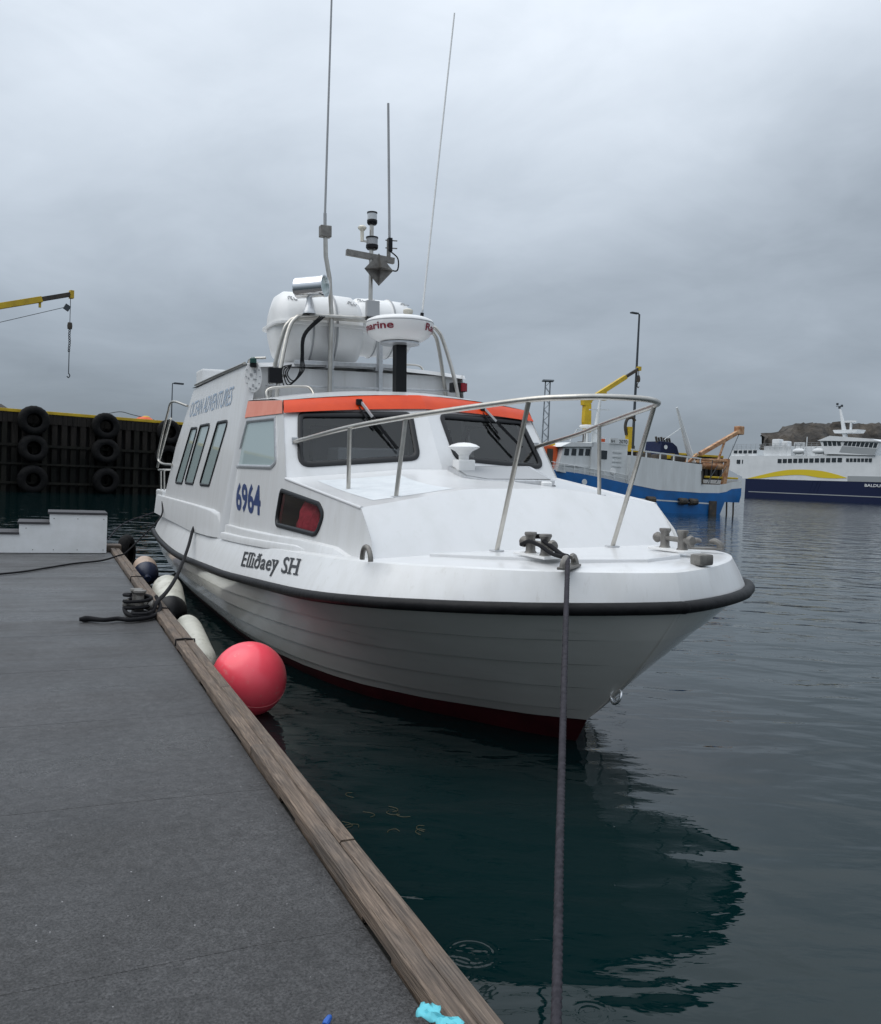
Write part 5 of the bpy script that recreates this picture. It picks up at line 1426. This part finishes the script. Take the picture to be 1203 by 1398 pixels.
# yellow swoosh
up = [(1.6, 6.45), (8.1, 7.9), (16.2, 9.42), (23.5, 9.82), (30.5, 9.5), (36.4, 8.4), (40.0, 7.4)]; lo_ = [(36, 7.2), (30.2, 7.35), (25.1, 7.95), (20.5, 8.02), (13.1, 7.4), (7, 6.6)]
sw = [(p.x, -.03, p.z) for p in catmull([(a, 0, b) for a, b in up], 5)] + [(p.x, -.03, p.z) for p in catmull([(a, 0, b) for a, b in lo_], 5)]
MB().poly(sw).build('yellow_swoosh', ferryyel, fe, smooth=False)
wm = MB().box((0, 0, 0), (1.5, .12, 1.35)).build('window', winfar, fe, smooth=False)
spots = [(-2.6 + 2.35 * i, .12, 12.25) for i in range(5)] + [(14.7 + 2.02 * i, -.0, 12.55 + .035 * i) for i in range(12)] + [(39.6 + 1.25 * i, 0.0, 12.9) for i in range(7)]
wm.location = spots[0]
for s_ in spots[1:]:
    c = wm.copy(); COL.objects.link(c); c.parent = fe; c.location = s_
    if s_[0] > 39: c.scale = (.62, 1, .8)
# upper works
MB().box((12.5, W / 2, 15.9), (11, W - 2.5, 3.2)).build('upper_house', ferrywhite, fe, smooth=False, bevel=.1)
MB().box((24, W / 2 + .8, 15.9), (12.5, W - 4, 3.2)).build('upper_house', ferrywhite, fe, smooth=False, bevel=.1)
MB().box((21.3, .9, 17.9), (4.0, .3, 1.5)).build('sign_board', ferrywhite, fe, smooth=False)
text_on('sign_lettering', 'BALDUR', lambda u, v: V(19.8 + 3 * u, .72, 17.5 + .8 * v), ferrygrey, fe)
for (x, h, r_) in ((11.7, 19.9, 1.5), (15.3, 19.2, 1.15)): MB().box((x, 2.2, (14 + h) / 2), (r_ * 2, 2.2, h - 14)).build('exhaust_stack', ferrywhite, fe, bevel=.35)
MB().box((-1, W / 2, 15.3), (11, W - 1.5, 2.2)).build('stern_shelter', ferrywhite, fe, smooth=False)
for i in range(5): MB().box((-4.6 + 2.1 * i, .68, 15.7), (1.5, .1, 1.0)).build('window', winfar, fe, smooth=False)
m_ = MB()
for z in (17.0, 17.6, 18.2): m_.bar((-6, .6, z), (30, .6, z + .3), .07, .07)
for i in range(19): m_.bar((-6 + 2 * i, .6, 16.4), (-6 + 2 * i, .6, 18.3), .08, .08)
m_.build('upper_rail', ferrygrey, fe, smooth=False)
# bridge with dark band of windows
MB().prism([(29.8, -.4, 18.9), (31.8, -.4, 14.8), (48.5, -.4, 14.3), (50, -.4, 18.2)], (0, W + .8, 0)).build('bridge', ferrywhite, fe, smooth=False)
MB().prism([(29.2, -.9, 18.95), (33.6, -.9, 20.4), (47.8, -.9, 19.2), (50.8, -.9, 18.3)], (0, W + 1.8, 0)).build('bridge_roof', ferrywhite, fe, smooth=False)
MB().prism([(36.9, -.44, 15.3), (37.8, -.44, 17.2), (49.3, -.44, 16.3), (48.5, -.44, 14.4)], (0, .1, 0)).build('bridge_skirt', ferrygrey, fe, smooth=False)
for i in range(4): MB().prism([(31.4 + 1.6 * i, -.46, 17.3), (32.6 + 1.6 * i, -.46, 17.3), (32.3 + 1.6 * i, -.46, 18.7), (31.0 + 1.6 * i, -.46, 18.7)], (0, .1, 0)).build('bridge_window', winfar, fe, smooth=False)
for i in range(8): MB().prism([(38.2 + 1.4 * i, -.46, 17.35 - .11 * i), (39.3 + 1.4 * i, -.46, 17.28 - .11 * i), (39.7 + 1.4 * i, -.46, 18.6 - .1 * i), (38.6 + 1.4 * i, -.46, 18.7 - .1 * i)], (0, .1, 0)).build('bridge_window', winfar, fe, smooth=False)
MB().tube([(35.9, W / 2 - 3, 20), (34.6, W / 2 - 3, 25), (33.5, W / 2 - 3, 29)], [.75, .55, .3], 8).build('mast', ferrywhite, fe)
MB().prism([(32.4, 2, 22.4), (33, 2, 21.4), (40.3, 2, 21.4), (41, 2, 22.4)], (0, 4, 0)).build('mast_platform', ferrywhite, fe, smooth=False)
MB().box((37.0, 3.6, 25.0), (4.6, .5, .6)).box((37.5, 3.6, 23.6), (.5, .5, 2.4)).build('radar_scanner', ferrywhite, fe, smooth=False)
m_ = MB()
for (x, z) in ((33.2, 29.5), (32.4, 30.6), (34.0, 30.0)): m_.box((x, W / 2 - 3, z), (.5, .5, .7))
m_.box((33.2, W / 2 - 3, 29.9), (2.4, .15, .15)); m_.build('mast_lights', polem, fe, smooth=False)
for x in (21.8, 29.3): 
    lb = MB().lathe([(0, -2.2), (.5, -2.1), (.9, -1.2), (1.0, 0), (.9, 1.2), (.5, 2.1), (0, 2.2)], 12, (x, .2, 15.7), (1, 0, 0)).build('lifeboat', ferrywhite, fe)
    MB().bar((x - 1.5, .6, 14.6), (x - 1.5, .2, 17), .15, .15).bar((x + 1.5, .6, 14.6), (x + 1.5, .2, 17), .15, .15).build('davit', ferrygrey, lb, smooth=False)
text_on('name_lettering', 'BALDUR', lambda u, v: V(45.9 + 6.2 * u, -.12 + .95 * .8 * 0, 4.95 + .85 * v), ferrywhite, fe, bold=.02)
MB().box((24.8, -.06, 17.3), (.2, .2, 6)).build('flag_pole', ferrywhite, fe, smooth=False)
for i, x in enumerate((26.2, 27.8, 29.0)): MB().prism([(x, -.05, 2.4), (x + .35, -.05, 2.4), (x + 2.0, -.05, 6.4), (x + 1.65, -.05, 6.4)], (0, .1, 0)).build('hull_rib', ferrynavy, fe, smooth=False)

# ================================================================== THINGS ON AND BESIDE THE PONTOON
def dthing(name, u, v, z, label, cat, rz=0, group=None):
    return tag(empty(name, dock_w(u, v, z), (0, 0, DOCK_A + rz)), label, cat, group)
# mooring steps at the end of the pontoon
st = dthing('boarding_steps', 0.0, 15.1, 0.452, 'white boarding steps with dark treads on the far end of the pontoon', 'steps')
lv = [(.034, .89, .655), (-.40, .034, .49), (-.83, -.40, .325), (-1.26, -.83, .16)]
out = [(.89, 0), (.89, .62)] + [(.034, .62), (.034, .455), (-.40, .455), (-.40, .29), (-.83, .29), (-.83, .125), (-1.26, .125), (-1.26, 0)]
for (y, nm) in ((0, 'side_board'), (.70, 'side_board')):
    MB().prism([(a, y, b) for a, b in out], (0, .02, 0)).build(nm, stepw, st, smooth=False)
for i, (a, b, z) in enumerate(lv):
    MB().box(((a + b) / 2 - .01, .36, z - .0165), (b - a + .03, .76, .035)).build('tread', stept, st, smooth=False, bevel=.005)
    MB().box((a + .01, .36, z - .12), (.02, .68, .165)).build('riser', stept, st, smooth=False)
MB().box((.885, .36, .31), (.018, .675, .60)).build('end_board', stepw, st, smooth=False)
m_ = MB()
for (x, z) in ((.84, .55), (.84, .05), (.1, .55), (.45, .55), (.45, .05), (-.2, .05), (-.3, .39), (.1, .05)): m_.cyl((x, -.004, z), (x, .002, z), .008, n=8)
m_.build('screws', galv, st)

# pontoon bollard (crossed bitts) with the stern spring looped on it
pb = dthing('pontoon_bollard', .82, 8.80, .452, 'grey metal cross bollard near the pontoon edge with black rope around it', 'bollard', .2)
pb.scale = (.85, .85, .85)
MB().box((0, 0, .01), (.22, .30, .02)).build('base_plate', galv, pb, smooth=False, bevel=.004)
for dy in (-.06, .07): MB().lathe([(.055, .02), (.048, .05), (.046, .24), (.06, .26), (.072, .275), (.07, .295), (0, .30)], 18, (0, dy, 0)).build('post', galv, pb)
MB().lathe([(0, -.17), (.05, -.165), (.06, -.12), (.04, -.10), (.035, .1), (.06, .12), (.05, .165), (0, .17)], 16, (0, -.02, .13), (1, -.6, 0)).build('crossbar', galv, pb)

def bw(p): return boat.matrix_world @ Vector(p)
def rope(name, pts, r, m_, label, cat='rope', n=6, sub=8, group=None, twist=False):
    P = catmull(pts, sub)
    if not twist:
        o = MB().tube(P, r, n).build(name, m_, ang=80)
    else:
        # laid rope: three-lobed section turning along its length
        L = [0]
        for a, b in zip(P[:-1], P[1:]): L.append(L[-1] + (b - a).length)
        tot = L[-1]; step = .010; N = int(tot / step); mb = MB(); rows = []; K = 12
        j = 0
        for i in range(N + 1):
            s_ = min(tot, i * step)
            while j < len(L) - 2 and L[j + 1] < s_: j += 1
            t = (s_ - L[j]) / max(1e-6, L[j + 1] - L[j]); c = lerp(P[j], P[j + 1], t); d = (P[j + 1] - P[j]).normalized()
            u = d.cross(V(1, 0, 0)).normalized(); w = d.cross(u)
            for k in range(K):
                a = 2 * PI * k / K; rr = r * (.72 + .36 * abs(math.cos(1.5 * (a - s_ * 2 * PI / .075))))
                rows.append(c + (u * math.cos(a) + w * math.sin(a)) * rr)
        mb.add(rows, [(i * K + k, i * K + (k + 1) % K, (i + 1) * K + (k + 1) % K, (i + 1) * K + k) for i in range(N) for k in range(K)])
        o = mb.build(name, m_, ang=80)
    return tag(o, label, cat, group)
# bow line: bitt -> fairlead -> down to the pontoon beside the camera
fl = bw((.81, -.625, 1.475))
end = dock_w(1.13, 1.70, .50)
mid_ = lerp(fl, end, .5) + V(0, 0, -.035)
rope('bow_line', [fl, lerp(fl, end, .25) + V(0, 0, -.026), mid_, lerp(fl, end, .75) + V(0, 0, -.026), end, dock_w(1.05, 1.66, .53), dock_w(.99, 1.63, .47)], .0145, ropeg, 'dark twisted bow line hanging from the bow fairlead to the pontoon', 'mooring rope', twist=True)
b1, b2 = bw((.19, -.56, 1.53)), bw((.54, -.58, 1.53))
rope('bitt_lashing', [bw((.24, -.60, 1.50)), bw((.20, -.53, 1.545)), bw((.34, -.52, 1.56)), bw((.46, -.585, 1.545)), bw((.60, -.60, 1.51)), bw((.72, -.61, 1.478)), bw((.81, -.625, 1.475))], .017, ropeb, 'black rope turns on the left bow bitt leading to the fairlead', 'mooring rope')
rope('bitt_lashing', [bw((.22, -.615, 1.50)), bw((.33, -.62, 1.53)), bw((.47, -.63, 1.52)), bw((.62, -.63, 1.48)), bw((.78, -.64, 1.47))], .014, ropeb, 'second black rope turn below the first on the left bow bitt', 'mooring rope')
# stern spring: boat cleat -> pontoon bollard, with slack loop and spliced tail
cA = bw((-6.80, -1.53, 1.19))
pA, pB = bw((-6.72, -1.665, 1.17)), dock_w(1.0, 8.84, .57)
rope('stern_spring', [cA + V(-.03, .12, -.005), cA + V(.03, .06, .02), cA, pA] + [lerp(pA, pB, t) + V(0, 0, -.17 * math.sin(PI * t)) for t in (.2, .4, .6, .8)] + [pB, dock_w(.93, 8.66, .49), dock_w(.80, 8.58, .475), dock_w(.70, 8.72, .50), dock_w(.74, 8.92, .58), dock_w(.90, 8.94, .60), dock_w(.97, 8.80, .55), dock_w(.90, 8.66, .48), dock_w(.76, 8.55, .475)], .021, ropeb, 'black mooring rope from the boat cleat to the pontoon bollard', 'mooring rope', 8)
rope('spliced_tail', [dock_w(1.01, 9.02, .60), dock_w(1.03, 8.85, .54), dock_w(1.0, 8.68, .50), dock_w(.9, 8.52, .475), dock_w(.72, 8.43, .472), dock_w(.62, 8.49, .476), dock_w(.5, 8.45, .474), dock_w(.38, 8.53, .474), dock_w(.29, 8.52, .474)], [.019] * 26 + [.021 + .0007 * (i % 3) for i in range(16)] + [.022] * 8 + [.022 + .0009 * min(i, 9) - .003 * max(0, i - 10) for i in range(15)], ropeb, 'thick black spliced rope end lying on the pontoon beside the bollard', 'mooring rope', 8, sub=8)
rope('bollard_turns', [dock_w(.82 + (.125 + .008 * math.sin(3 * a)) * math.cos(a), 8.80 + (.135 + .01 * math.cos(2 * a)) * math.sin(a), .50 + .010 * i) for i, a in enumerate([PI * .33 * q for q in range(17)])], .018, ropeb, 'black rope turns wound around the pontoon bollard posts', 'mooring rope')
rope('rope_coil', [dock_w(.84 + .09 * math.cos(a) , 8.62 + .10 * math.sin(a), .475 + .004 * i) for i, a in enumerate([PI * .4 * q for q in range(11)])], .017, ropeb, 'black rope coil lying around the foot of the pontoon bollard', 'mooring rope')
rope('stern_line', [dock_w(-1.6, 11.4, .462), dock_w(-.445, 12.25, .462), dock_w(.0, 12.85, .462), dock_w(.355, 13.40, .462), dock_w(.75, 13.75, .47), dock_w(1.0, 14.0, .52), dock_w(1.12, 14.1, .56), dock_w(1.4, 14.45, .80), dock_w(1.7, 14.85, 1.08), bw((-10.05, -1.66, 1.37))], .013, ropeb, 'thin black rope lying across the pontoon and rising to the boat cabin', 'mooring rope')
rope('aft_line', [dock_w(.95, 15.9, .60), dock_w(1.25, 16.4, .86), bw((-11.25, -1.5, 1.17))], .012, ropeg, 'thin dark rope from the pontoon end to the boat stern corner', 'mooring rope')

# fenders between pontoon and hull
def fender(u, v, z, L, r, tilt, rz, label, m1, m2, cat='fender'):
    f = dthing('fender', u, v, z, label, cat, rz, 'fenders along the pontoon')
    ax_ = V(0, math.cos(tilt), math.sin(tilt))
    MB().lathe([(0, -L / 2 + .05), (r * .6, -L / 2 + .07), (r * .94, -L / 2 + .16), (r, -L / 2 + .26), (r, L / 2 - .26), (r * .94, L / 2 - .16), (r * .85, L / 2 - .10)], 22, (0, 0, 0), ax_).build('body', m1, f)
    MB().lathe([(r * 1.01, -L / 2 + .255), (r * .955, -L / 2 + .155), (r * .62, -L / 2 + .062), (r * .3, -L / 2 + .03), (.05, -L / 2), (.05, -L / 2 - .04), (0, -L / 2 - .04)], 22, (0, 0, 0), ax_).build('end_cap', m2, f)
    MB().lathe([(r * .85, L / 2 - .10), (r * .5, L / 2 - .03), (.05, L / 2), (.05, L / 2 + .04), (0, L / 2 + .04)], 22, (0, 0, 0), ax_).build('end_cap', m1, f)
    return f
fender(1.46, 14.6, .22, .70, .19, .25, 0, 'stained white fender with navy end farthest along the pontoon', fendo, fendb)
fender(1.42, 11.3, .22, 1.25, .195, .20, -.06, 'long white fender with black end beside the pontoon bollard', fendw, blackp)
fender(1.33, 8.55, .20, 1.15, .135, .22, .03, 'slim white fender nearest the red buoy', fendw, fendw)
# round buoy
by = tag(empty('buoy', dock_w(1.475, 6.76, .262)), 'large round red buoy floating between pontoon and hull', 'buoy')
m_ = MB(); m_.lathe([(.292 * math.sin(PI * i / 28), .292 * math.cos(PI * i / 28)) for i in range(29)], 40); ob_ = m_.build('ball', buoyred, by)
MB().tube([(.2925 * math.cos(a) * .999, .2925 * math.sin(a) * .999, .010 * math.sin(3 * a)) for a in [2 * PI * i / 60 for i in range(60)]], .0022, 5, closed=True).build('seam', scuff, by, ang=80)
by.rotation_euler = (.50, .35, 0)
nk = MB().lathe([(.07, -.28), (.05, -.31), (.045, -.36), (0, -.36)], 14).build('neck', fendb, by)
# tyre at the pontoon end
te = tag(tyre_mesh(.34, .10).build('tyre', tyrem), 'small black tyre fender at the far corner of the pontoon', 'tyre')
te.matrix_world = Matrix.Translation(dock_w(1.27, 16.0, .36)) @ Matrix.Rotation(DOCK_A, 4, 'Z') @ Matrix.Rotation(1.2, 4, 'Z')

# crumpled blue tissue on the kerb, blue plastic bit
m_ = MB(); P = []; A, Bn = 9, 5
rt = random.Random(5)
A, Bn = 14, 8
for j in range(A):
    tj = j / (A - 1)
    wdt = .030 + .012 * math.sin(tj * 9) 
    for i in range(Bn):
        ti = i / (Bn - 1)
        P.append((.962 - .030 * tj + (ti - .5) * wdt * 1.6 + .010 * math.sin(tj * 7), 1.915 + .105 * tj + .012 * math.sin(ti * 5), .511 + .010 * abs(math.sin(ti * 7 + j * .9)) + rt.uniform(0, .006) - .03 * max(0, .35 - ti) * 1.2))
m_.add(P, [(j * Bn + i, j * Bn + i + 1, (j + 1) * Bn + i + 1, (j + 1) * Bn + i) for j in range(A - 1) for i in range(Bn - 1)])
ts = m_.build('tissue', clothm, ang=30); ts.location = (0, 0, 0); ts.rotation_euler = (0, 0, DOCK_A)
sol = ts.modifiers.new('thickness', 'SOLIDIFY'); sol.thickness = .002
tag(ts, 'crumpled light blue tissue caught on the kerb in the foreground', 'litter')
bb = MB().lathe([(0, -.012), (.008, -.011), (.010, 0), (.008, .02), (.004, .026), (0, .027)], 10, (0, 0, 0), (.3, 1, .1)).build('plastic_cap', bluebit)
bb.location = dock_w(.70, 2.13, .458); tag(bb, 'tiny blue plastic cap lying on the felt at the bottom edge', 'litter')
# floating weed
m_ = MB(); rw = random.Random(9)
for k in range(11):
    c = dock_w(1.52 + rw.uniform(-.10, .45), 4.55 + rw.uniform(-.35, .35), .003)
    d = rw.uniform(0, 6)
    m_.tube(catmull([c, c + V(.035 * math.cos(d), .035 * math.sin(d), .002), c + V(.06 * math.cos(d + .7), .06 * math.sin(d + .7), 0), c + V(.075 * math.cos(d + 1.4), .08 * math.sin(d + 1.2), .001)], 3), .0016, 4)
tag(m_.build('seaweed', weedm), 'scattered strands of brown seaweed floating beside the pontoon', kind='stuff')
